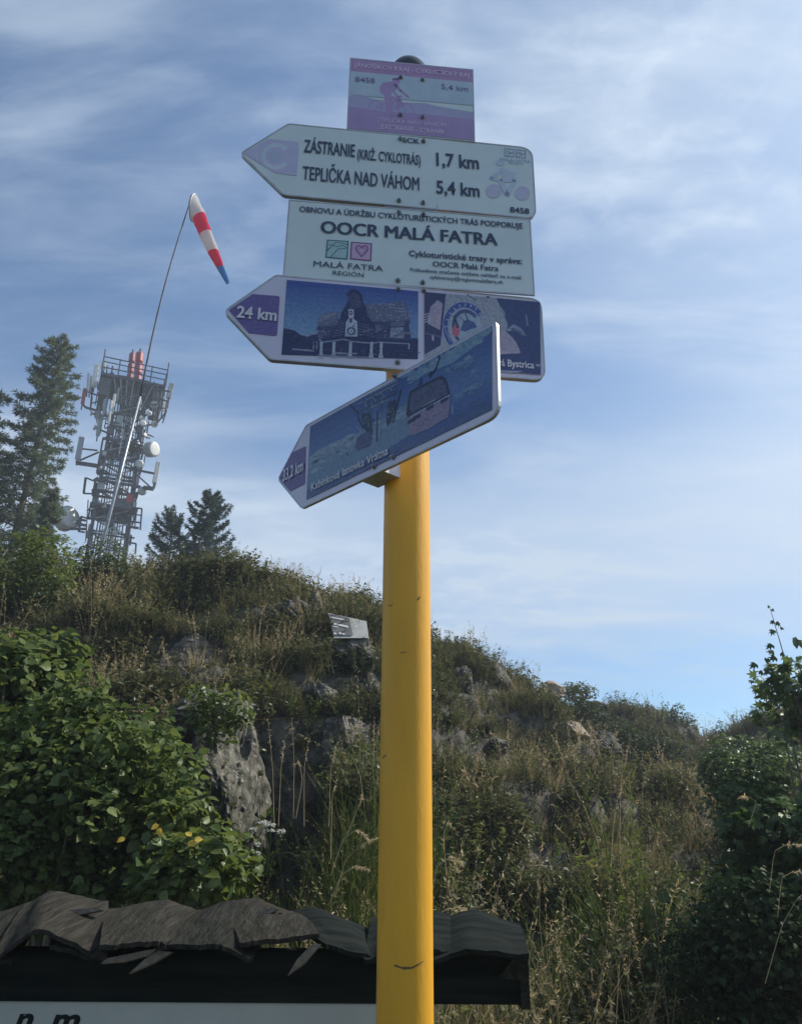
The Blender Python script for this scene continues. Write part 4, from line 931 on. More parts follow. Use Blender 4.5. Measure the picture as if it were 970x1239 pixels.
A.brush([(200, 700), (400, 620), (600, 520), (880, 370)], 22, 90, 18, ((0.06, 0.09, 0.22), (0.12, 0.17, 0.32)), 15, flat=.35)
# pylon and cabins
o8, k8 = (420, 430), 0.14433; D1, D2, G1 = (0.035, 0.045, 0.10), (0.08, 0.10, 0.17), (0.26, 0.31, 0.38)
A.line([(255, 470), (252, 720)], 9, D1, o8, k8); A.line([(200, 400), (205, 640)], 7, D2, o8, k8); A.line([(285, 480), (280, 690)], 6, G1, o8, k8); A.line([(180, 330), (175, 480)], 7, D2, o8, k8)
for k in range(9): A.line([(110 + k * 36, 400 - k * 18), (135 + k * 36, 455 - k * 20)], 6, G1 if k % 2 else D2, o8, k8)
A.line([(100, 410), (430, 235)], 7, G1, o8, k8); A.line([(110, 470), (400, 320)], 6, D2, o8, k8); A.line([(200, 440), (350, 370)], 7, G1, o8, k8)
A.line([(5, 395), (90, 480), (100, 540), (140, 610)], 9, D1, o8, k8); A.poly([(120, 490), (190, 480), (205, 560), (215, 660), (180, 680), (150, 620)], D1, o8, k8)
A.poly([(85, 690), (130, 655), (200, 640), (215, 700), (190, 760), (90, 800), (70, 780)], (0.09, 0.10, 0.22), o8, k8); A.line([(105, 750), (160, 725)], 6, (0.4, 0.36, 0.42), o8, k8)
A.line([(455, 290), (420, 420), (392, 560)], 11, D1, o8, k8); A.poly([(345, 400), (410, 370), (420, 420), (380, 530), (340, 600), (330, 560)], D1, o8, k8); A.disc(398, 320, 24, 24, D2, 0.5, o=o8, k=k8)
A.line([(90, 600), (130, 650)], 8, G1, o8, k8); A.disc(5, 828, 8, 8, D1, o=o8, k=k8)
for k in range(12): A.line([(140 + (k * 67) % 260, 360 + (k * 41) % 200), (150 + (k * 67) % 260, 395 + (k * 41) % 200)], 5, (D1, G1, D2)[k % 3], o8, k8)
A.line([(768, 0), (778, 30), (762, 70), (745, 120), (700, 170), (705, 140)], 11, D1, o8, k8); A.line([(620, 190), (625, 230), (600, 250)], 9, D1, o8, k8); A.line([(690, 150), (700, 190)], 8, D1, o8, k8)
A.poly([(530, 300), (560, 285), (700, 215), (790, 172), (825, 190), (848, 250), (864, 330), (864, 350), (520, 528), (500, 500), (508, 420), (520, 340)], D1, o8, k8)
A.poly([(548, 318), (700, 240), (782, 198), (810, 215), (835, 275), (845, 325), (545, 480), (525, 440), (535, 370)], (0.10, 0.11, 0.20), o8, k8)
A.line([(560, 350), (620, 470)], 4, D2, o8, k8); A.line([(690, 250), (700, 420)], 5, D2, o8, k8)
A.poly([(500, 520), (530, 530), (862, 352), (866, 420), (850, 520), (700, 610), (545, 680), (530, 640), (520, 580)], (0.28, 0.22, 0.34), o8, k8)
A.line([(530, 520), (860, 338)], 8, (0.42, 0.44, 0.54), o8, k8); A.line([(660, 415), (740, 375)], 6, (0.36, 0.38, 0.46), o8, k8)
for (x, y) in ((545, 560), (590, 530), (700, 450), (820, 388)): A.poly([(x - 35, y - 8), (x + 30, y - 42), (x + 30, y - 12), (x - 32, y + 22)], D1, o8, k8)
A.line([(640, 560), (650, 540), (690, 540), (720, 515), (790, 480)], 6, (0.20, 0.12, 0.22), o8, k8); A.line([(885, 420), (890, 490)], 6, (0.36, 0.42, 0.54), o8, k8)
A.line([(497, 400), (492, 560)], 6, G1, o8, k8)
A.brush([(560, 400), (700, 300), (820, 250), (800, 320), (600, 430)], 18, 70, 10, ((0.04, 0.05, 0.11), (0.15, 0.16, 0.25)), 16, o8, k8); A.brush([(560, 600), (700, 540), (840, 460)], 16, 50, 10, ((0.22, 0.17, 0.28), (0.34, 0.27, 0.38)), 17, o8, k8)
A.brush([(120, 500), (190, 600), (340, 420), (380, 520), (250, 380), (330, 300)], 22, 110, 7, (D1, G1), 18, o8, k8)
A.done()
s5.text('33,2 km', (343.2, 583.5), (368.2, 570.0), 13.5, M_wink, 0.014, y=-0.0038)
s5.text('Kabínková lanovka Vrátna', (377.8, 594.8), (470.8, 550.2), 9.0, M_wink, 0.008, y=-0.0038, dup=0.012)
s5.bolts([(453.2, 564.8), (476.3, 553.2), (478.5, 455.3)])
m = MB(); m.box((-0.012, 0.5 * (s5.off - PR) + 0.006, 0.020), (0.072, s5.off - PR + 0.004, 0.036)); m.build('bracket', M_edge, s5.root)


# ------------------------------------------------------------------ notice board with its roof of split slabs
BY = 2.32
bb = at(120, 1212, BY)
board = empty('notice_board', (-0.35, BY, 0), 'low wooden notice board roofed with curling grey split slabs, behind the yellow post', 'notice board')
org = (-0.35, BY, 0)
ztop = bb.z
xl = -1.75; xr = at(628, 1205, BY).x; xb = at(500, 1215, BY).x
m = MB(org); m.box(((xl + xb) / 2, BY + 0.012, ztop - 0.42), (xb - xl, 0.018, 0.84)); m.build('panel', M_board, board)
m = MB(org); hz = at(600, 1150, BY + 0.02).z
m.box(((xl + xr) / 2, BY + 0.02, (ztop + hz) / 2), (xr - xl, 0.045, hz - ztop)); m.build('top_beam', M_beam, board)
m = MB(org); m.box((xr + 0.012, BY + 0.03, (ztop + hz) / 2 + 0.003), (0.022, 0.11, hz - ztop + 0.02)); m.build('end_board', M_wood, board)
for x in (xl + 0.05, xr - 0.06):
    m = MB(org); m.box((x, BY + 0.085, (ztop - 0.1) / 2 - 0.15), (0.09, 0.08, ztop - 0.05 + 0.3)); m.build('post', M_wood, board)
# letters on the panel
def board_text(body, pl, pr_, cap, shear):
    a = at(*pl, BY); b = at(*pr_, BY); top = at(pl[0], pl[1] - cap, BY)
    cu = bpy.data.curves.new('lettering', 'FONT'); cu.body = body; cu.offset = 0.035; cu.shear = shear
    tmp = bpy.data.objects.new('lettering', cu); COL.objects.link(tmp); me = bpy.data.meshes.new_from_object(tmp.evaluated_get(bpy.context.evaluated_depsgraph_get())); bpy.data.objects.remove(tmp)
    V = np.array([v.co[:] for v in me.vertices]); x0, x1 = V[:, 0].min(), V[:, 0].max()
    co = np.stack([a.x + (V[:, 0] - x0) / (x1 - x0) * (b.x - a.x) - org[0], np.full(len(V), BY + 0.002 - BY), a.z + V[:, 1] / 0.682 * (top.z - a.z)], -1)
    me.vertices.foreach_set('co', co.astype(np.float32).ravel()); me.materials.clear(); me.update(); link('lettering', me, M_beam, board)
board_text('n.', (16.5, 1246), (46, 1246), 27, 0.22); board_text('m.', (60, 1247), (103, 1247), 27, 0.22)
# slabs: (top edge pixels, eave pixels), each a cupped, ragged board running down the roof
YT, YE = BY + 0.30, BY - 0.10
def slab(top, eave, seed, thick=0.011, dy=0.0, lab=None, m_=None):
    r = random.Random(seed); nu, nv = 22, 12
    def along(P, q, Y):
        q = q * (len(P) - 1); i = min(int(q), len(P) - 2); f = q - i; f2 = f * f * (3 - 2 * f)
        return at(P[i][0] * (1 - f) + P[i + 1][0] * f, P[i][1] * (1 - f2) + P[i + 1][1] * f2, Y)
    V = []; dz = (0.0, 0.016, 0.006, 0.022)[seed % 4]
    for j in range(nv + 1):
        w = j / nv
        for i in range(nu + 1):
            q = i / nu
            a = along(top, q, YT + dy); b = along(eave, q, YE + dy)
            p = a.lerp(b, w); jag = 0.005 * (r.random() - 0.5) if j in (0, nv) else 0
            p.y += jag * 2; p.z += dz + 0.012 * math.sin(w * math.pi) + 0.0015 * math.sin(q * 23 + seed) * math.sin(w * 5 + seed) + jag * 0.4
            V.append(p)
    n = len(V); W = V + [p - Vector((0, 0, thick)) for p in V]; F = []
    row = nu + 1
    for j in range(nv):
        for i in range(nu):
            a = j * row + i; F.append((a, a + 1, a + row + 1, a + row)); F.append((a + n, a + row + n, a + row + 1 + n, a + 1 + n))
    for i in range(nu):
        F.append((i, i + n, i + 1 + n, i + 1)); a = nv * row + i; F.append((a, a + 1, a + 1 + n, a + n))
    for j in range(nv):
        a = j * row; F.append((a, a + row, a + row + n, a + n)); a = j * row + nu; F.append((a, a + n, a + row + n, a + row))
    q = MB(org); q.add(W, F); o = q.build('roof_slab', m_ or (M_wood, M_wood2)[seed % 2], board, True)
    try: o.data.set_sharp_from_angle(angle=R(40))
    except Exception: pass
    return tag(o, lab)
slab([(-260, 1110), (-180, 1095), (-90, 1104)], [(-300, 1170), (-200, 1148), (-120, 1172)], 1)
slab([(-120, 1106), (-20, 1108), (75, 1086)], [(-140, 1172), (-60, 1150), (15, 1166)], 2, dy=0.03)
slab([(30, 1102), (62, 1088), (130, 1100)], [(-10, 1168), (45, 1137), (128, 1168)], 3, dy=0.01)
slab([(78, 1104), (150, 1098), (232, 1108)], [(60, 1144), (128, 1158), (180, 1155)], 4, dy=0.02)
slab([(125, 1108), (200, 1096), (242, 1108)], [(120, 1152), (190, 1148), (200, 1150)], 5, dy=-0.005)
slab([(215, 1112), (282, 1092), (345, 1108)], [(190, 1146), (262, 1146), (304, 1162)], 6, dy=0.0)
slab([(262, 1104), (305, 1096), (352, 1112)], [(290, 1152), (330, 1148), (386, 1142)], 7, dy=0.015)
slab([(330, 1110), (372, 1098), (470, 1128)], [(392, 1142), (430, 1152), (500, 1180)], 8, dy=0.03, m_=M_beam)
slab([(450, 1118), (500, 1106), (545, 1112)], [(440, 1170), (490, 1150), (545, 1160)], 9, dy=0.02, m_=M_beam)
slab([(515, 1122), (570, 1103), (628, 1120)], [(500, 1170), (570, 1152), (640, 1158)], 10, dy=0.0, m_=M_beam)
for pts in (((122, 1166), (128, 1160), (176, 1150), (190, 1148), (182, 1156), (150, 1164)), ((156, 1178), (184, 1166), (208, 1152), (192, 1150), (176, 1160)), ((348, 1180), (368, 1166), (388, 1142), (378, 1142), (360, 1160)), ((312, 1104), (330, 1098), (336, 1100), (322, 1108), (306, 1110)), ((70, 1102), (118, 1098), (124, 1101), (96, 1107), (72, 1108)), ((338, 1103), (366, 1122), (388, 1130), (386, 1135), (362, 1128))):
    q = MB(org); F_ = [at(u, v, YE + (0.01 if v > 1136 else 0.20)) for u, v in pts]; n_ = len(F_)
    q.add(F_ + [p + Vector((0, 0.02, -0.004)) for p in F_], [tuple(range(n_)), tuple(range(n_, 2 * n_))[::-1]] + [(i, (i + 1) % n_, (i + 1) % n_ + n_, i + n_) for i in range(n_)]); q.build('splinter', M_split, board)
tb = at(612, 1178, BY - 0.01); m = MB(org)
m.add([at(602, 1184, BY - 0.03), at(622, 1158, BY - 0.03), at(629, 1160, BY - 0.03), at(629, 1186, BY - 0.03), at(602, 1184, BY - 0.012), at(622, 1158, BY - 0.012), at(629, 1160, BY - 0.012), at(629, 1186, BY - 0.012)],
      [(0, 1, 2, 3), (7, 6, 5, 4), (0, 4, 5, 1), (1, 5, 6, 2), (2, 6, 7, 3), (3, 7, 4, 0)]); m.build('corner_block', M_wood, board)

# ------------------------------------------------------------------ windsock
WY = 16.0
wb = at(116, 690, WY); gz = float(H(np.array([wb.x]), np.array([WY]))[0])
wtop = at(231.5, 240, WY); wmid = at(135, 615, WY)
foot_ = wmid + (wmid - wtop) * ((wmid.z - gz + 0.3) / (wtop.z - wmid.z))
ws = empty('windsock', (foot_.x, foot_.y, gz), 'red and white striped windsock with a blue end hanging from a tall leaning mast', 'windsock'); ow = ws.location
vj = foot_.lerp(wtop, (at(167, 480, WY).z - foot_.z) / (wtop.z - foot_.z)); m = MB(ow); m.tube([foot_, foot_.lerp(vj, .6), vj], [0.042, 0.036, 0.028], 12); m.build('lower_mast', M_steel, ws, True); m = MB(ow); bow = [vj.lerp(wtop, q) + Vector((-0.10, 0, 0)) * math.sin(q * math.pi) for q in np.linspace(0, 1, 9)]; m.tube(bow, list(np.linspace(0.024, 0.014, 9)), 10); m.build('upper_mast', M_dsteel, ws, True)
levels = [((230.5, 265.5), (238.2, 237.2)), ((233.3, 266.4), (248.4, 258.3)), ((241.4, 285.5), (256, 280)), ((251.5, 306.2), (264.6, 303.2)), ((262.6, 324.9), (271.1, 322.4)), ((273.7, 343.6), (278.2, 341.2))]
rings = []
for a, b in levels:
    A_, B_ = at(*a, WY - 0.1), at(*b, WY - 0.1); rings.append(((A_ + B_) / 2, (B_ - A_) / 2))
def ring_pts(c, h, n=20, flat_=0.75): return [c + h * math.cos(2 * math.pi * k / n) + Vector((0, 1, 0)) * h.length * flat_ * math.sin(2 * math.pi * k / n) for k in range(n)]
for i, mm in enumerate((M_cw, M_cr, M_cw, M_cr, M_cb)):
    m = MB(ow); n_ = 20; vs = []; S_ = 5
    for k in range(S_ + 1):
        q = k / S_; c = rings[i][0].lerp(rings[i + 1][0], q); h = rings[i][1].lerp(rings[i + 1][1], q); pts_ = ring_pts(c, h)
        if 0 < k: pts_ = [c + (p - c) * (1 + 0.05 * math.sin(j * 2.3 + k * 1.7 + i)) for j, p in enumerate(pts_)]
        vs += pts_
    m.add(vs, [(k * n_ + j, k * n_ + (j + 1) % n_, (k + 1) * n_ + (j + 1) % n_, (k + 1) * n_ + j) for k in range(S_) for j in range(n_)])
    m.build('sock_band', mm, ws, True, label=('white', 'red', 'white', 'red', 'blue')[i] + ' fabric band of the windsock')
m = MB(ow); pts_ = ring_pts(*rings[0]); m.tube(pts_ + [pts_[0]], 0.012, 6)
p0 = at(229.5, 247, WY); 
for (u, v) in ((236.5, 234.5), (231, 236), (233, 250)): m.tube([p0, at(u, v, WY - 0.12), rings[0][0]], 0.009, 5)
q_ = ring_pts(at(232.5, 243, WY), (at(236.5, 235.5, WY) - at(232.5, 243, WY)), 16, 0.6); m.tube(q_ + [q_[0]], 0.009, 5)
m.build('hoop', M_steel, ws, True)

# ------------------------------------------------------------------ antenna tower
TY = 45.0
axis_b = at(133, 640, TY); axis_t = at(163, 452, TY)
TC = Vector(((axis_b.x + axis_t.x) / 2, TY, 0)); tz = lambda v: at(140, v, TY).z
tgz = float(H(np.array([TC.x]), np.array([TY]), False)[0])
tw = empty('antenna_tower', (TC.x, TC.y, tgz), 'tall steel lattice tower crowded with dishes and panel antennas on the hilltop', 'tower')
ot = tw.location; ya = R(23); ax = Vector((math.cos(ya), math.sin(ya), 0)); ay = Vector((-math.sin(ya), math.cos(ya), 0))
def tp(a, b, z): return Vector((TC.x, TC.y, z)) + ax * a + ay * b
def hw(z):
    q = (z - tgz) / (tz(470) - tgz); return 1.28 * (1 - q) + 0.88 * q
ZT = tz(466); CN = [(-1, -1), (1, -1), (1, 1), (-1, 1)]
def part_bar(name, a, b, w, m_, h=None):
    m = MB(ot); m.bar(a, b, w, h); return m.build(name, m_, tw)
for sx, sy in CN: part_bar('leg', tp(sx * hw(tgz), sy * hw(tgz), tgz - 0.5), tp(sx * hw(ZT), sy * hw(ZT), ZT), 0.15, M_dsteel)
zb0 = tz(672); nb = 13; zs_ = [zb0 + (ZT - zb0) * i / nb for i in range(nb + 1)]
for i, z in enumerate(zs_):
    for k in range(4):
        a, b = CN[k], CN[(k + 1) % 4]
        part_bar('girt', tp(a[0] * hw(z), a[1] * hw(z), z), tp(b[0] * hw(z), b[1] * hw(z), z), 0.08, M_dsteel)
    if i < nb:
        z2 = zs_[i + 1]
        for k in range(4):
            a, b = CN[k], CN[(k + 1) % 4]
            part_bar('brace', tp(a[0] * hw(z), a[1] * hw(z), z), tp(b[0] * hw(z2), b[1] * hw(z2), z2), 0.06, M_dsteel if k % 2 else M_msteel)
            if k in (0, 1) : part_bar('brace', tp(b[0] * hw(z), b[1] * hw(z), z), tp(a[0] * hw(z2), a[1] * hw(z2), z2), 0.06, M_dsteel)
for a, b, w in ((-.6, -.3, .07), (-.45, -.3, .05), (-.3, -.3, .05), (.1, -.2, .06), (.25, -.2, .05), (.4, .1, .07), (.55, .1, .05), (.7, -.5, .06), (-.75, .4, .06), (0, .5, .08)):
    part_bar('cable_run', tp(a, b, zb0 - 1), tp(a * .85, b, ZT), w, M_msteel if w < .06 else M_dsteel)
for k in range(34): 
    z = zb0 + k * (ZT - zb0) / 34; part_bar('ladder_rung', tp(-.15, -.6, z), tp(.15, -.6, z), 0.035, M_msteel)
for x in (-.15, .15): part_bar('ladder_rail', tp(x, -.6, zb0 - 1), tp(x, -.6, ZT), 0.05, M_msteel)
for v in (545, 566, 594, 622):                             # ring platforms
    z = tz(v); h = hw(z) + 0.28
    for k in range(4):
        a, b = CN[k], CN[(k + 1) % 4]; part_bar('platform_beam', tp(a[0] * h, a[1] * h, z), tp(b[0] * h, b[1] * h, z), 0.10, M_dsteel, 0.14)
    if v in (545, 622):
        m = MB(ot); m.box(tp(0, 0, z - 0.05), (2 * h * .8, 2 * h * .8, 0.06), Matrix((ax, ay, (0, 0, 1))).transposed()); m.build('grating', M_box, tw)
# head platform with skirts and railing
z0 = tz(473); Mx = Matrix((ax, ay, (0, 0, 1))).transposed()
m = MB(ot); m.box(tp(0, 0, z0), (3.9, 3.0, 0.16), Mx); m.build('deck', M_dsteel, tw)
for sx in (-1, 1):
    m = MB(ot); m.box(tp(sx * 1.60, -0.2, z0 - 0.75), (0.62, 2.2, 1.25), Mx); m.build('equipment_cabinet', M_box, tw)
m = MB(ot); m.box(tp(0.1, 0.9, z0 - 0.7), (1.2, 0.5, 1.0), Mx); m.build('equipment_cabinet', M_box, tw)
for sx, sy in ((-1, -1), (1, -1), (1, 1), (-1, 1)):
    a = (sx * 1.95, sy * 1.5); b = (sy * -sx and (sx if sx == sy else -sx) * 1.95, 0)
rail_c = [(-1.95, -1.5), (1.95, -1.5), (1.95, 1.5), (-1.95, 1.5)]
for k in range(4):
    a, b = rail_c[k], rail_c[(k + 1) % 4]
    for hgt in (0.45, 0.85, 1.2): part_bar('rail', tp(a[0], a[1], z0 + hgt), tp(b[0], b[1], z0 + hgt), 0.055, M_dsteel)
    for q in (0, .25, .5, .75):
        x, y = a[0] * (1 - q) + b[0] * q, a[1] * (1 - q) + b[1] * q; part_bar('rail_post', tp(x, y, z0), tp(x, y, z0 + 1.25 + (0.5 if q == 0 else 0)), 0.06, M_dsteel)
for q in np.linspace(-1.2, 1.2, 7): part_bar('bracket_strut', tp(q, -1.45, z0), tp(q * .6, -hw(z0), z0 - 1.6), 0.06, M_dsteel if int(q * 10) % 2 else M_msteel)
# red sectional antenna stacks
def stack(u0, v0, u1, v1, wpx, n, col, dy):
    a = at(u0, v0, TY + dy); b = at(u1, v1, TY + dy); w = wpx / 20.5 / 2
    for i in range(n):
        p = b.lerp(a, (i + 0.04) / n); q = b.lerp(a, (i + 0.93) / n); m = MB(ot)
        m.tube([p, p.lerp(q, .12), p.lerp(q, .88), q], [w * .8, w, w, w * .8], 10); m.build('red_antenna_section', col, tw, False)
    part_bar('antenna_core', b + Vector((0, 0, -.4)), a + Vector((0, 0, .25)), 0.09, M_dsteel)
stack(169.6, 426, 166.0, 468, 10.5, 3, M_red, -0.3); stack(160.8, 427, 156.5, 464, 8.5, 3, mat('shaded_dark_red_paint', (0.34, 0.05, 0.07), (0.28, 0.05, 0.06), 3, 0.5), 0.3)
# panel antennas  (top px, bottom px, width px, material, depth offset)
def panel(u0, v0, u1, v1, wpx, mt, dy=0.0, dep=0.16, wr=None):
    a = at(u0, v0, TY + dy); b = at(u1, v1, TY + dy); w = wpx / 20.5
    m = MB(ot); d = (a - b); L = d.length; z = d / L; x = Vector((math.cos(.5), math.sin(.5), 0)); x = (x - z * x.dot(z)).normalized(); y = z.cross(x)
    m.box((a + b) / 2, (w, dep, L), Matrix((x, y, z)).transposed()); m.box(b - z * 0.06, (w * .5, dep * .6, 0.12), Matrix((x, y, z)).transposed()); o = m.build('panel_antenna', mt, tw)
    bv = o.modifiers.new('soft', 'BEVEL'); bv.width = 0.03; bv.segments = 2
    part_bar('antenna_pipe', b + y * .2 - z * .3, a + y * .2, 0.06, M_dsteel)
W_, G_ = M_radome, M_radgrey
for a in ((117.5, 441, 114, 468, 5.5, W_, -1.4), (126, 437.5, 124.8, 446, 6, W_, -1.2), (103.2, 470, 100, 489, 4.4, M_red, -1.6), (107.2, 452, 106, 473, 2.6, W_, -1.5), (110.5, 455, 109, 474, 2.4, W_, -1.0),
          (128.3, 483, 126, 501, 3.6, G_, -1.8), (139.2, 477, 136, 499, 3.4, W_, -1.8), (135.2, 485, 131.8, 514, 2.6, W_, -1.9), (121, 507, 118.5, 527, 4.6, G_, -1.4), (208.5, 464, 204, 482, 6.5, M_radgrey, 0.6),
          (99.3, 529, 94.2, 556, 6.6, G_, -1.2), (192.2, 559, 187, 585, 5.6, W_, -0.3), (199.5, 482, 197, 497, 3.4, W_, 0.5), (195, 478, 192, 500, 3.0, M_dsteel, .3), (202, 486, 200, 502, 2.6, M_dsteel, .8), (188, 495, 186, 508, 3, M_dsteel, 0)): panel(*a)
def pbar(u0, v0, u1, v1, w=0.08, m_=M_dsteel, dy=-0.8, name='support_arm'): part_bar(name, at(u0, v0, TY + dy), at(u1, v1, TY + dy), w, m_)
for a in ((93, 560, 120, 564, .2), (99, 543, 118, 545), (97, 557, 120, 547), (95, 556, 93, 560, .14), (162, 568, 187, 573, .11), (163, 572, 184, 591), (174, 590, 186, 591.5, .2), (186, 591, 188, 584, .12), (162, 590, 176, 590, .08),
          (104, 578, 101.5, 597, .11), (101.5, 597, 113, 597.5), (104, 578, 114, 582), (112, 592, 112.5, 598), (98.5, 625, 95.5, 643, .11), (95.5, 643, 103, 644), (98.5, 625, 108, 628), (96, 634, 105, 636, .14), (93, 632, 97, 632, .2),
          (160, 614, 172, 615.5), (172, 615.5, 170, 641), (157, 622, 171, 623.5, .06), (158, 631, 171, 632.5), (154, 637, 168, 639, .12), (166, 615, 163, 640, .06), (104, 655, 107, 605, .05), (110, 670, 113, 640, .06), (155, 656, 165, 658), (165, 658, 164, 670), (150, 650, 163, 651),
          (100, 489, 104, 493, .12), (104, 493, 118, 497, .12), (112, 468, 110, 494), (106, 474, 117, 478), (125, 446, 127, 470, .08), (130, 442, 128, 470, .06), (136.5, 443, 134, 462, .07), (133, 452, 138, 452), (124, 455, 118, 470, .05), (120, 462, 130, 470, .05),
          (187, 462, 184, 500, .06), (191, 465, 188, 505, .07), (196, 470, 191, 508, .08), (201, 458, 199, 480, .05), (186, 470, 206, 474), (184, 480, 204, 486), (200, 500, 190, 512), (205, 480, 203, 494, .06), (194, 490, 188, 514, .07), (202, 496, 197, 512, .06)):
    pbar(*a[:4], w=a[4] if len(a) > 4 else 0.08)
def dish(u, v, rpx, face, mt=M_radome, drum=0.35, dy=-1.0, cap=None, name='dish_antenna'):
    c = at(u, v, TY + dy); r_ = rpx / 20.5; f = Vector(face).normalized(); m = MB(ot)
    m.tube([c - f * r_ * (drum + .5), c - f * r_ * drum, c, c + f * r_ * .02], [r_ * .25, r_ * .96, r_, r_ * .96], 24); o = m.build(name, mt, tw)
    m = MB(ot); m.tube([c + f * r_ * .022, c + f * r_ * .06, c + f * r_ * .09], [r_ * .95, r_ * .7, .01], 24); q = m.build('radome', cap or M_radome, o, True)
    part_bar('antenna_pipe', c - f * r_ * (drum + .4), c - f * r_ * (drum + .4) + Vector((TC.x - c.x, TC.y - c.y, 0)) * .5, 0.08, M_dsteel)
dish(187, 543.5, 10, (0.9, -0.42, -0.1), M_radgrey, 1.0, -.6); dish(168.8, 561, 5.2, (0.2, -1, -.1), W_, .4, -1.6)
dish(186, 489.5, 5.2, (0, -1, -.1), G_, .3, -1.2, G_); dish(187, 513.2, 4.4, (.3, -.8, -.5), W_, .5, -.8); dish(173, 512, 4.6, (.5, -1, .1), G_, .4, -1.2); dish(171.5, 506, 3.4, (.6, -.8, -.1), W_, .4, -1.2)
dish(117.5, 503, 6.5, (-.6, -.6, -.5), G_, .5, -.8, G_); dish(115.5, 579, 4.2, (-.6, -.4, .7), G_, .5, -1.0); dish(172.5, 594, 5.5, (.5, -.9, -.1), G_, .4, -.8, G_); dish(110, 500, 3.2, (-1, -.6, 0), W_, .4, -.9); dish(168, 535, 3, (.9, -.3, .3), W_, .4, -1.2)
dish(126, 612, 3.2, (-.5, -.6, .6), W_, .3, -1.8); dish(106, 616, 2.2, (-.6, -.6, .3), W_, .3, -1.4); dish(84.5, 626, 15, (0.82, -0.52, 0.1), M_radgrey, 0.85, -1.0, M_radome)
pbar(76, 640, 104, 640, .12, dy=-.9); pbar(84, 626, 104, 630, .12, dy=-.4)
r_ = random.Random(5)
for k in range(46):                                        # small boxes, amplifiers and cable loops hung in the lattice
    v = r_.uniform(505, 655); z = tz(v); h = hw(z); a, b = r_.choice([(r_.uniform(-1, 1), -1.08), (1.08, r_.uniform(-1, 1)), (-1.08, r_.uniform(-1, 0.5))]); s = r_.uniform(.14, .42)
    m = MB(ot); m.box(tp(a * h, b * h, z), (s, .22, s * r_.uniform(1, 2.0)), Mx); m.build('junction_box', r_.choice([M_box, M_radgrey, M_dsteel, M_dsteel, M_msteel]), tw)
for k in range(150):                                        # pipes, aerials and boxes crowding the head of the tower
    v = r_.uniform(462, 552); u = 152 + (560 - v) * 0.06 + r_.uniform(-1, 1) * (44 if v < 505 else 27); dy = r_.uniform(-1.7, 1.2); q = r_.random()
    L_ = r_.uniform(5, 22) if q < .6 else r_.uniform(2, 6)
    if q < .6: pbar(u, v, u - L_ * .17, v + L_, w=r_.choice([.05, .07, .1]), m_=r_.choice([M_dsteel, M_dsteel, M_msteel, M_radgrey]), dy=dy, name='aerial_pipe')
    elif q < .85: pbar(u, v, u + r_.uniform(-12, 12), v + r_.uniform(-1, 4), w=.06, dy=dy, name='aerial_pipe')
    else:
        m = MB(ot); m.box(at(u, v, TY + dy), (r_.uniform(.15, .35), .2, r_.uniform(.25, .6)), Mx); m.build('junction_box', r_.choice([M_radome, M_box, M_radgrey, M_dsteel]), tw)
for a in ((114, 517, 3.6, (-.7, -.6, .1)), (181, 500, 3.4, (.5, -.8, -.2)), (160, 520, 3.0, (.3, -1, 0)), (126, 549, 3.4, (-.5, -.8, -.2)), (121, 566, 3.0, (-.7, -.6, .2)), (176, 526, 2.8, (.8, -.5, 0)), (143, 582, 3.2, (.1, -1, 0))): dish(a[0], a[1], a[2], a[3], r_.choice([W_, G_]), .5, -1.6)
m = MB(ot); m.box(at(147.5, 610, TY - 1.6), (1.1, .3, .55), Mx); m.build('equipment_cabinet', M_box, tw); m = MB(ot); m.box(at(157, 604, TY - 1.5), (.35, .3, .5), Mx); m.build('junction_box', M_red, tw)
m = MB(ot); m.box(at(133.5, 521, TY - 1.6), (.36, .3, .5), Mx); m.build('junction_box', M_box, tw)

# ------------------------------------------------------------------ trees
L_con = leaf_mat('larch_needles', (0.06, 0.085, 0.05), (0.15, 0.18, 0.10), 0.4)
L_con2 = leaf_mat('spruce_needles', (0.030, 0.055, 0.045), (0.08, 0.11, 0.08), 0.3)
L_bright = leaf_mat('yellow_green_leaf', (0.06, 0.095, 0.028), (0.15, 0.185, 0.055), 0.4)
L_bush = leaf_mat('dull_green_leaf', (0.04, 0.06, 0.024), (0.12, 0.14, 0.055), 0.35)
L_haz = leaf_mat('hazel_leaf', (0.048, 0.078, 0.026), (0.165, 0.21, 0.07), 0.38, gloss=0.012)
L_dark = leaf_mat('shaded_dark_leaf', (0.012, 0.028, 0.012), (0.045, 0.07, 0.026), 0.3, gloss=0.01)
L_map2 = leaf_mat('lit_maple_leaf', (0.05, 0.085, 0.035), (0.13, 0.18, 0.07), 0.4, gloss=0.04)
L_maple = leaf_mat('maple_leaf', (0.022, 0.052, 0.018), (0.075, 0.12, 0.035), 0.35, gloss=0.03)
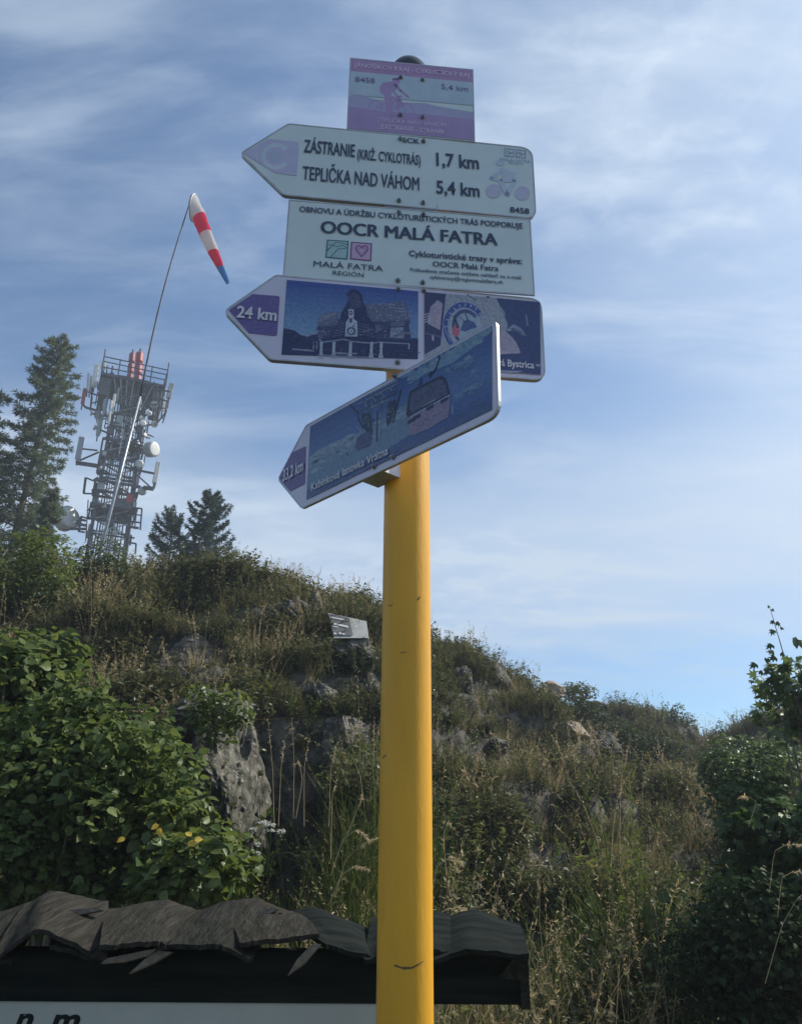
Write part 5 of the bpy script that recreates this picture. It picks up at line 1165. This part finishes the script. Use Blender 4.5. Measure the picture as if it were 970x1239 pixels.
def conifer(name, label, base, H_, Rb, mt, seed, nb=70, leaf=0.16, droop=0.25, dens=46, top=0.0, power=0.8, lean=(0, 0), cat='tree', group=None):
    r = np.random.default_rng(seed); root = empty(name, base, label, cat, group); B = Vector(base)
    tpz = lambda z: B + Vector((lean[0] * z, lean[1] * z, z * H_))
    m = MB(base); m.tube([tpz(q) for q in np.linspace(-0.03, 1, 9)], [max(0.012, H_ * 0.016 * (1 - q)) for q in np.linspace(0, 1, 9)], 8); m.build('trunk', M_bark, root, True)
    g = Geo(); br = MB(base)
    for i in range(nb):
        q = 0.04 + 0.95 * (i + r.uniform(0, 1)) / nb; az = i * 2.4 + r.normal(0, .3); L = Rb * ((1 - q) ** power * r.uniform(0.65, 1.15) + 0.03)
        s = np.linspace(0, 1, 7); up = 0.35 * s - droop * 1.6 * s ** 2 + (0.28 * s ** 4)
        P0 = np.array(tpz(q)); D = np.array([math.cos(az), math.sin(az), 0])
        C = P0 + D * (s * L)[:, None] + np.array([0, 0, 1]) * (up * L * (0.5 + q * 0.8))[:, None]
        br.tube([Vector(c) for c in C], [max(0.004, 0.014 * H_ / 8 * (1 - k)) for k in s], 4)
        n = max(8, int(dens * (0.25 + L / Rb))); k = r.uniform(0.1, 1.0, n) ** 0.8 * 6; lo = np.clip(k.astype(int), 0, 5); f = (k - lo)[:, None]
        Q = C[lo] * (1 - f) + C[lo + 1] * f; side = np.cross(D, [0, 0, 1.0]); off = r.normal(0, 0.13, n) * L * (1.15 - k / 6)
        Q = Q + side * off[:, None] + np.array([0, 0, 1]) * (-np.abs(off) * 0.35 + r.normal(0, 0.04, n) * L)[:, None]
        U = unit(D * r.uniform(0.3, 1.2, n)[:, None] + side * np.sign(off)[:, None] * r.uniform(0.1, 1.0, n)[:, None] + np.array([0, 0, 1]) * r.normal(0.0, 0.45, n)[:, None])
        # a spray: three narrow slips fanning out
        for da in (-0.6, 0, 0.6):
            U2 = unit(U + np.cross(U, [0, 0, 1.0]) * da + r.normal(0, 0.15, (n, 3)))
            T, UU, N = frames(r.normal(0, 1, (n, 3)), U2); sz = leaf * r.uniform(0.6, 1.3, n)
            V = np.stack([Q - T * (sz * .07)[:, None], Q + T * (sz * .09)[:, None] + UU * (sz * .45)[:, None], Q + UU * sz[:, None], Q - T * (sz * .09)[:, None] + UU * (sz * .5)[:, None]], 1).reshape(-1, 3)
            F = np.array([(0, 1, 2), (0, 2, 3)])[None] + (np.arange(n) * 4)[:, None, None]
            g.add(V - np.array(base), F.reshape(-1, 3), np.repeat(np.clip(r.normal(0.45, 0.25, n), 0, 1), 4))
    tag(br.build('branches', M_bark, root), kind='stuff')
    tag(link('foliage', g.mesh('foliage'), mt, root), kind='stuff'); return root
def tree_at(u, vb, Y, vtop):
    b = at(u, vb, Y); z = float(H(np.array([b.x]), np.array([Y]), False)[0]); zt = at(u, vtop, Y).z; return Vector((b.x, Y, z - .1)), zt - z + .1
b, h = tree_at(8, 660, 24, 408); conifer('larch_tree', 'tall feathery dark green larch at the left edge of the photo', b, h, 1.6, L_con, 5, 260, 0.15, 0.34, 100, power=0.33, lean=(0.45, 0))
b, h = tree_at(-75, 660, 23, 455); conifer('larch_tree', 'second larch half outside the left edge, behind the yellow green bush', b, h, 2.5, L_con, 6, 230, 0.22, 0.30, 120, power=0.4)
b, h = tree_at(48, 680, 22.5, 590); conifer('larch_tree', 'small larch sapling at the foot of the tall larch', b, h, 1.0, L_con, 16, 90, 0.18, 0.30, 110, power=0.6)
b, h = tree_at(247, 690, 22, 597); conifer('spruce_tree', 'taller of the two small spruces on the grassy crest', b, h, 1.7, L_con2, 7, 150, 0.11, 0.10, 190, power=0.5)
b, h = tree_at(203, 690, 22.4, 622); conifer('spruce_tree', 'smaller bushy spruce on the crest beside the antenna tower', b, h, 1.6, L_con2, 8, 110, 0.11, 0.0, 160, power=0.45)

# ------------------------------------------------------------------ bushes
LEAF_ME = {}
def bush(name, label, c, rad, n, leaf, mt, seed, lump=0.35, nclump=26, tv=OVAL_V, tf=OVAL_F, parts=0, droop=0.2, stems=9, base_z=None, cat='bush', shell=0.5, wild=0.5):
    r = np.random.default_rng(seed); c = np.array(c, float); rad = np.array(rad, float)
    gzz = float(H(np.array([c[0]]), np.array([c[1]]))[0]) if base_z is None else base_z
    base = Vector((c[0], c[1], gzz)); root = empty(name, base, label, cat); bn = np.array(base)
    d = unit(r.normal(0, 1, (nclump, 3))); CC = c + d * rad * r.uniform(0.35, 0.85, (nclump, 1)); CR = rad.mean() * lump * r.uniform(0.6, 1.4, nclump)
    st = MB(base)
    for i in range(nclump):
        if i < stems * 2:
            a = Vector((c[0] + r.normal(0, .08), c[1] + r.normal(0, .08), gzz - .05)); b = Vector(CC[i]); mid = a.lerp(b, .55) + Vector((0, 0, rad[2] * .15))
            st.tube([a, mid, b], [0.014, 0.009, 0.004], 5)
    if stems: tag(st.build('stems', M_bark, root), kind='stuff')
    w = CR ** 2; pick = r.choice(nclump, n, p=w / w.sum()); dd = unit(r.normal(0, 1, (n, 3))); rr_ = (shell + (1 - shell) * r.uniform(0, 1, n) ** .5)
    P = CC[pick] + dd * (CR[pick] * rr_)[:, None] * np.array([1.15, 1, .95])
    P[:, 2] = np.maximum(P[:, 2], gzz + 0.02)
    N = unit(np.array([0.1, -0.15, 1.0]) + 0.55 * dd + r.normal(0, wild, (n, 3))); az = r.uniform(0, 6.28, n)
    U = np.stack([np.cos(az), np.sin(az), -droop + r.normal(0, .25, n)], -1) + dd * .4
    sz = leaf * r.uniform(.55, 1.25, n); ti = np.clip(r.normal(.45, .25, n) + 0.15 * (r.uniform(0, 1, nclump)[pick] - .5), 0, 1)
    own = np.zeros(n, bool)
    if parts:
        u, v, zc = project(P); vis = (u > -5) & (u < 975) & (v < 1239) & (zc > .3); sc_ = np.where(vis, sz / zc * 1000 + r.uniform(0, 5, n) - (np.linalg.norm(P - CAM, axis=1)) * 6, -1e9)
        ids = np.argsort(-sc_)[:parts]; own[ids] = True
    g = Geo(); k = ~own; g.leaves(P[k] - bn, N[k], U[k], sz[k], tv, tf, ti[k]); tag(link('foliage', g.mesh('foliage'), mt, root), kind='stuff')
    if parts:
        key = id(tv)
        pal = []
        for j in range(5):
            me = fast_mesh('leaf', tv * 1.0, tf, {'tint': np.full(len(tv), 0.1 + 0.2 * j)}); me.materials.append(mt); pal.append(me)
        T, UU, NN = frames(N, U)
        for i in np.where(own)[0]:
            o = bpy.data.objects.new('leaf', pal[int(min(4, ti[i] * 5))]); COL.objects.link(o); o.parent = root
            Mm = Matrix((T[i], UU[i], NN[i])).transposed().to_4x4() @ Matrix.Scale(float(sz[i]), 4); Mm.translation = Vector(P[i] - bn); o.matrix_local = Mm
    return root
def bpx(u, v, Y, ru, rv, dz=None):
    p = at(u, v, Y); zc = (p - Vector(CAM)).dot(fwd); return tuple(p), (ru / FPX * zc, dz or ru / FPX * zc * .8, rv / FPX * zc)
c, q = bpx(95, 965, 4.4, 165, 165); bush('hazel_bush', 'large leafy green bush filling the lower left in front of the slope', c, q, 14500, 0.048, L_haz, 21, nclump=85, tv=ROUND_V, tf=ROUND_F, parts=290, stems=14, lump=0.22, wild=0.75, shell=0.35)
c, q = bpx(5, 850, 4.9, 65, 105, .5); bush('hazel_bush', 'leafy bush with bright leaves at the left edge, behind the large one', c, q, 2400, 0.065, L_haz, 22, nclump=24, tv=ROUND_V, tf=ROUND_F, parts=60, wild=0.6)
c, q = bpx(225, 1035, 4.1, 75, 70, .4); bush('broadleaf_shrub', 'low yellowish green shrub right of the large leafy bush, above the slab roof', c, q, 2100, 0.062, L_weed, 23, nclump=26, parts=160, droop=.4)
c, q = bpx(262, 862, 6.0, 42, 45, .2); bush('trailing_shrub', 'light green leafy shrub hanging over the grey lichened rock', c, q, 900, 0.045, L_weed, 24, nclump=16, parts=0, stems=0)
c, q = bpx(15, 735, 10.0, 85, 100, .9); bush('willow_bush', 'bright yellow green bush at the left edge below the larch', c, q, 13000, 0.055, L_bright, 25, nclump=60, lump=0.26, wild=0.7)
c, q = bpx(122, 712, 11.2, 52, 55, .6); bush('round_bush', 'round dull green bush hiding the foot of the antenna tower', c, q, 5200, 0.055, L_bush, 26, nclump=34)
c, q = bpx(75, 730, 11.6, 34, 42, .5); bush('round_bush', 'small olive bush squeezed between the yellow green bush and the round one', c, q, 2400, 0.055, L_bush, 27, nclump=20)
c, q = bpx(700, 838, 19.0, 22, 11, .4); bush('low_shrub', 'dark low shrub on the skyline next to the tan rock', c, q, 1100, 0.06, L_bush, 28, nclump=12)
c, q = bpx(810, 866, 20.0, 30, 12, .4); bush('low_shrub', 'dark low shrub at the right shoulder of the far mound', c, q, 1200, 0.06, L_bush, 29, nclump=14)
c, q = bpx(735, 905, 15.0, 50, 26, .6); bush('low_shrub', 'dark shrub added as shade in the dip behind the jagged rib', c, q, 3200, 0.055, L_dark, 30, nclump=20)  # this and the next two are added to make the dip look shaded
c, q = bpx(790, 905, 15.5, 40, 22, .6); bush('low_shrub', 'another dark shrub added as shade in the dip, nearer the right end', c, q, 2400, 0.055, L_dark, 41, nclump=20)
c, q = bpx(700, 862, 16.0, 34, 16, .6); bush('low_shrub', 'dark shrub added as shade at the top of the dip under the flat pale rock', c, q, 1800, 0.055, L_dark, 42, nclump=16)
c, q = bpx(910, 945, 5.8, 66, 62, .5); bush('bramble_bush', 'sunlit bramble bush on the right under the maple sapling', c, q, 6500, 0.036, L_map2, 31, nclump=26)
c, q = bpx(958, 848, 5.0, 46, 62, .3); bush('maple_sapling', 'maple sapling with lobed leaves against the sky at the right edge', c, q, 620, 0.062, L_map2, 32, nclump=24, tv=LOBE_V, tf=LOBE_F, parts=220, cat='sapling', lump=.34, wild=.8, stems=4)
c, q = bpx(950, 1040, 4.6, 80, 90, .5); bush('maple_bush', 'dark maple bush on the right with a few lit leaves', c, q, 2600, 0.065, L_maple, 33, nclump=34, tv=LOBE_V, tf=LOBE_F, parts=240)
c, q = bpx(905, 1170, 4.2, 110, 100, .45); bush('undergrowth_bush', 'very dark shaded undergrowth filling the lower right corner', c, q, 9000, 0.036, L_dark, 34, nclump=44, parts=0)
# the shoot that rises above the sapling
root = empty('maple_shoot', at(968, 860, 4.9), 'thin upright maple shoot with a few leaves rising above the sapling', 'sapling'); os_ = root.location
m = MB(os_); path = [at(975, 880, 4.9), at(960, 840, 4.88), at(944, 780, 4.85), at(931, 736, 4.85)]; m.tube(path, [.006, .005, .003, .0015], 5); m.build('stem', M_bark, root)
r = np.random.default_rng(3); me_l = fast_mesh('leaf', LOBE_V, LOBE_F, {'tint': np.full(len(LOBE_V), .3)}); me_l.materials.append(L_maple)
for (u, v, s, du, dv) in ((930, 733, .022, -3, 6), (933, 737, .022, 5, 5), (936, 752, .035, -8, 4), (938, 753, .04, 8, 6), (935, 762, .045, -4, 10), (943, 760, .03, 10, 2), (934, 780, .055, -12, 8), (936, 790, .05, -12, -2), (914, 803, .055, -10, 8), (925, 800, .045, 12, -3), (938, 795, .055, -12, 6), (944, 790, .04, 8, 8), (918, 812, .04, 8, 8), (958, 776, .09, 14, 4), (948, 805, .06, -6, 14)):
    P = at(u, v, 4.86); U = (at(u + du, v + dv, 4.86) - P).normalized(); N = Vector((r.normal(0, .3), -1, .5)); N = (N - U * N.dot(U)).normalized(); T = U.cross(N)
    o = bpy.data.objects.new('leaf', me_l); COL.objects.link(o); o.parent = root; Mm = Matrix((T, U, N)).transposed().to_4x4() @ Matrix.Scale(s, 4); Mm.translation = P - os_; o.matrix_local = Mm

# ------------------------------------------------------------------ single grasses, umbels and yellow leaves that stand out
L_stalk = leaf_mat('straw_stalk', (0.34, 0.28, 0.16), (0.55, 0.46, 0.28), 0.35)
def stalk(name, label, pts, w, nh, hs, seed, frac=.4, cat='grass stalk', mt=None):
    r = np.random.default_rng(seed); b = pts[0]; root_ = Vector(b); g = Geo()
    C = np.array([[*(p - root_)] for p in pts]); s = np.linspace(0, len(C) - 1, 12); lo = np.clip(s.astype(int), 0, len(C) - 2); f = (s - lo)[:, None]; C = C[lo] * (1 - f) + C[lo + 1] * f
    root = empty(name, b, label, cat)
    m = MB(); m.tube([Vector(q) for q in C], list(np.linspace(w, w * .4, 12)), 4)
    me_o = m.build('stem', None, root); me_o.data.materials.append(mt or L_stalk); at_ = me_o.data.attributes.new('tint', 'FLOAT', 'POINT'); at_.data.foreach_set('value', np.full(len(me_o.data.vertices), .6, np.float32))
    heads(g, C[None], r, hs, droop=.9, frac=frac, per=nh); link('seed_head', g.mesh('seed_head'), mt or L_stalk, root)
def spx(Y, *uv): return [at(u, v, Y + 0.02 * i) for i, (u, v) in enumerate(uv)]
for i, (lab, uv, Y, nh) in enumerate((
    ('straight pale grass stalk at the left side of the dark hollow', ((332, 1000), (330, 930), (324, 868)), 5.2, 10),
    ('pale feathery grass stalk near the middle of the dark hollow', ((337, 1000), (340, 930), (344, 896)), 5.1, 22),
    ('faint thin grass stalk high in the dark hollow', ((355, 990), (356, 920), (353, 870)), 5.4, 6),
    ('slender curved grass stalk right of the middle of the hollow', ((368, 1000), (368, 930), (374, 892)), 5.1, 10),
    ('drooping grass stalk with its head bent left in the hollow', ((358, 990), (366, 945), (362, 920), (354, 928)), 5.0, 18),
    ('grass stalk leaning right at the right rim of the hollow', ((398, 1000), (400, 930), (408, 898)), 5.1, 16),
    ('two toned grass stalk low at the right rim of the hollow', ((400, 1040), (402, 960), (407, 945)), 4.9, 14),
    ('short grass stalk with a white tuft left of the yellow pole', ((420, 1010), (432, 980), (438, 963)), 4.5, 12),
    ('arching oat grass with hanging spikelets left of the pole, uppermost', ((400, 1060), (415, 1015), (432, 1003), (448, 1018)), 4.0, 40),
    ('arching oat grass bending left towards the pole, middle one', ((405, 1085), (418, 1040), (438, 1022), (456, 1014)), 4.0, 40),
    ('arching oat grass close above the slab roof, lowest one', ((400, 1090), (412, 1060), (428, 1048), (446, 1052)), 3.9, 40),
    ('arching oat grass just right of the yellow pole', ((520, 1100), (527, 1050), (545, 1035), (560, 1046)), 3.9, 40),
    ('small hooked grass head right of the pole', ((540, 1060), (536, 1010), (541, 994), (549, 1002)), 4.2, 16),
    ('bleached grass head lying over the dark slab right of the pole', ((524, 1112), (540, 1100), (556, 1098), (568, 1102)), 2.9, 36),
    ('pale arching grass in the dark right undergrowth, uppermost', ((905, 1000), (915, 970), (905, 964), (895, 964)), 3.9, 20),
    ('pale arching grass in the dark right undergrowth beside the frame edge', ((930, 1080), (936, 1030), (950, 1022), (966, 1022)), 3.8, 24),
    ('lower pale arching grass beside the right frame edge', ((940, 1110), (945, 1062), (958, 1055), (972, 1055)), 3.8, 20),
    ('long thin stem curving up through the right undergrowth', ((925, 1190), (945, 1120), (965, 1085), (985, 1076)), 3.7, 6))):
    stalk('grass_stalk', lab, spx(Y, *uv), .0018 if i < 8 else .0015, int(nh * 1.6), .017 if i < 8 else .017, 300 + i)
def umbel(label, heads_, base_uv, Y, seed):
    r = np.random.default_rng(seed); base = at(*base_uv, Y); root = empty('yarrow', base, label, 'wildflower')
    for (u, v, w) in heads_:
        c = at(u, v, Y); m = MB(base); m.tube([base, base.lerp(c, .6) + Vector((.01, 0, .02)), c], [.003, .0025, .002], 4); m.build('stem', L_weed, root)
        g = Geo(); n = 70; a = r.uniform(0, 6.28, n); q = np.sqrt(r.uniform(0, 1, n)) * w / FPX * Y / 2 * 1.05; P = np.stack([q * np.cos(a), q * np.sin(a), r.normal(0, .004, n) - q * .2], -1) + np.array(c - base)
        g.leaves(P, np.array([0, 0, 1.0]) + r.normal(0, .4, (n, 3)), r.normal(0, 1, (n, 3)), np.full(n, .012), SMALL_V, SMALL_F, r.uniform(.4, 1, n)); link('flower_head', g.mesh('flower_head'), L_flower, root)
L_flower = leaf_mat('off_white_petal', (0.45, 0.47, 0.42), (0.62, 0.63, 0.58), .3)
umbel('white yarrow with flat flower heads at the lower edge of the grey rock face', ((320, 994, 14), (327, 997, 12), (306, 1003, 7), (325, 1004, 12), (340, 1005, 9)), (322, 1060), 4.5, 1)
umbel('smaller white yarrow below the larger one, above the slab roof', ((312, 1021, 5), (298, 1036, 8), (306, 1044, 9), (312, 1032, 5), (308, 1052, 6), (276, 1003, 7)), (305, 1090), 4.2, 2)
L_yel = leaf_mat('yellowed_leaf', (0.55, 0.36, 0.05), (0.72, 0.52, 0.10), .4)
for k, (lab, spots) in enumerate((('bright yellow withered leaves on the low shrub, right hand cluster', ((232, 1012), (228, 1018), (235, 1017))), ('orange yellow withered leaf beside the shrub stem', ((193, 998), (190, 1003))), ('single small yellow leaf left of the shrub stem', ((152, 1014),)))):
    b = at(*spots[0], 3.72); g = Geo(); P = np.array([[*(at(u, v, 3.72) - b)] for u, v in spots]); n = len(P)
    g.leaves(P, np.tile([0.2, -1, .5], (n, 1)) + rng.normal(0, .2, (n, 3)), rng.normal(0, 1, (n, 3)), np.full(n, .038), OVAL_V, OVAL_F, rng.uniform(.2, .9, n)); o = link('withered_leaves', g.mesh('withered_leaves'), L_yel); o.location = b; tag(o, lab, 'leaves')

# ------------------------------------------------------------------ hazy air
HZ = 0.0024
mh = bpy.data.materials.new('hazy_air'); mh.use_nodes = True; mh.node_tree.nodes.clear()
ho = mh.node_tree.nodes.new('ShaderNodeOutputMaterial'); hp = mh.node_tree.nodes.new('ShaderNodeVolumePrincipled')
hp.inputs['Color'].default_value = (0.82, 0.90, 1.0, 1); hp.inputs['Density'].default_value = HZ; hp.inputs['Anisotropy'].default_value = 0.3
mh.node_tree.links.new(hp.outputs[0], ho.inputs['Volume'])
m = MB(); m.box((0, 20, 8.5), (160, 140, 38)); hz_o = m.build('haze', mh, None); tag(hz_o, 'thin blue summer haze over the whole hilltop', 'haze', None, 'stuff')
print('objects', len(bpy.data.objects))
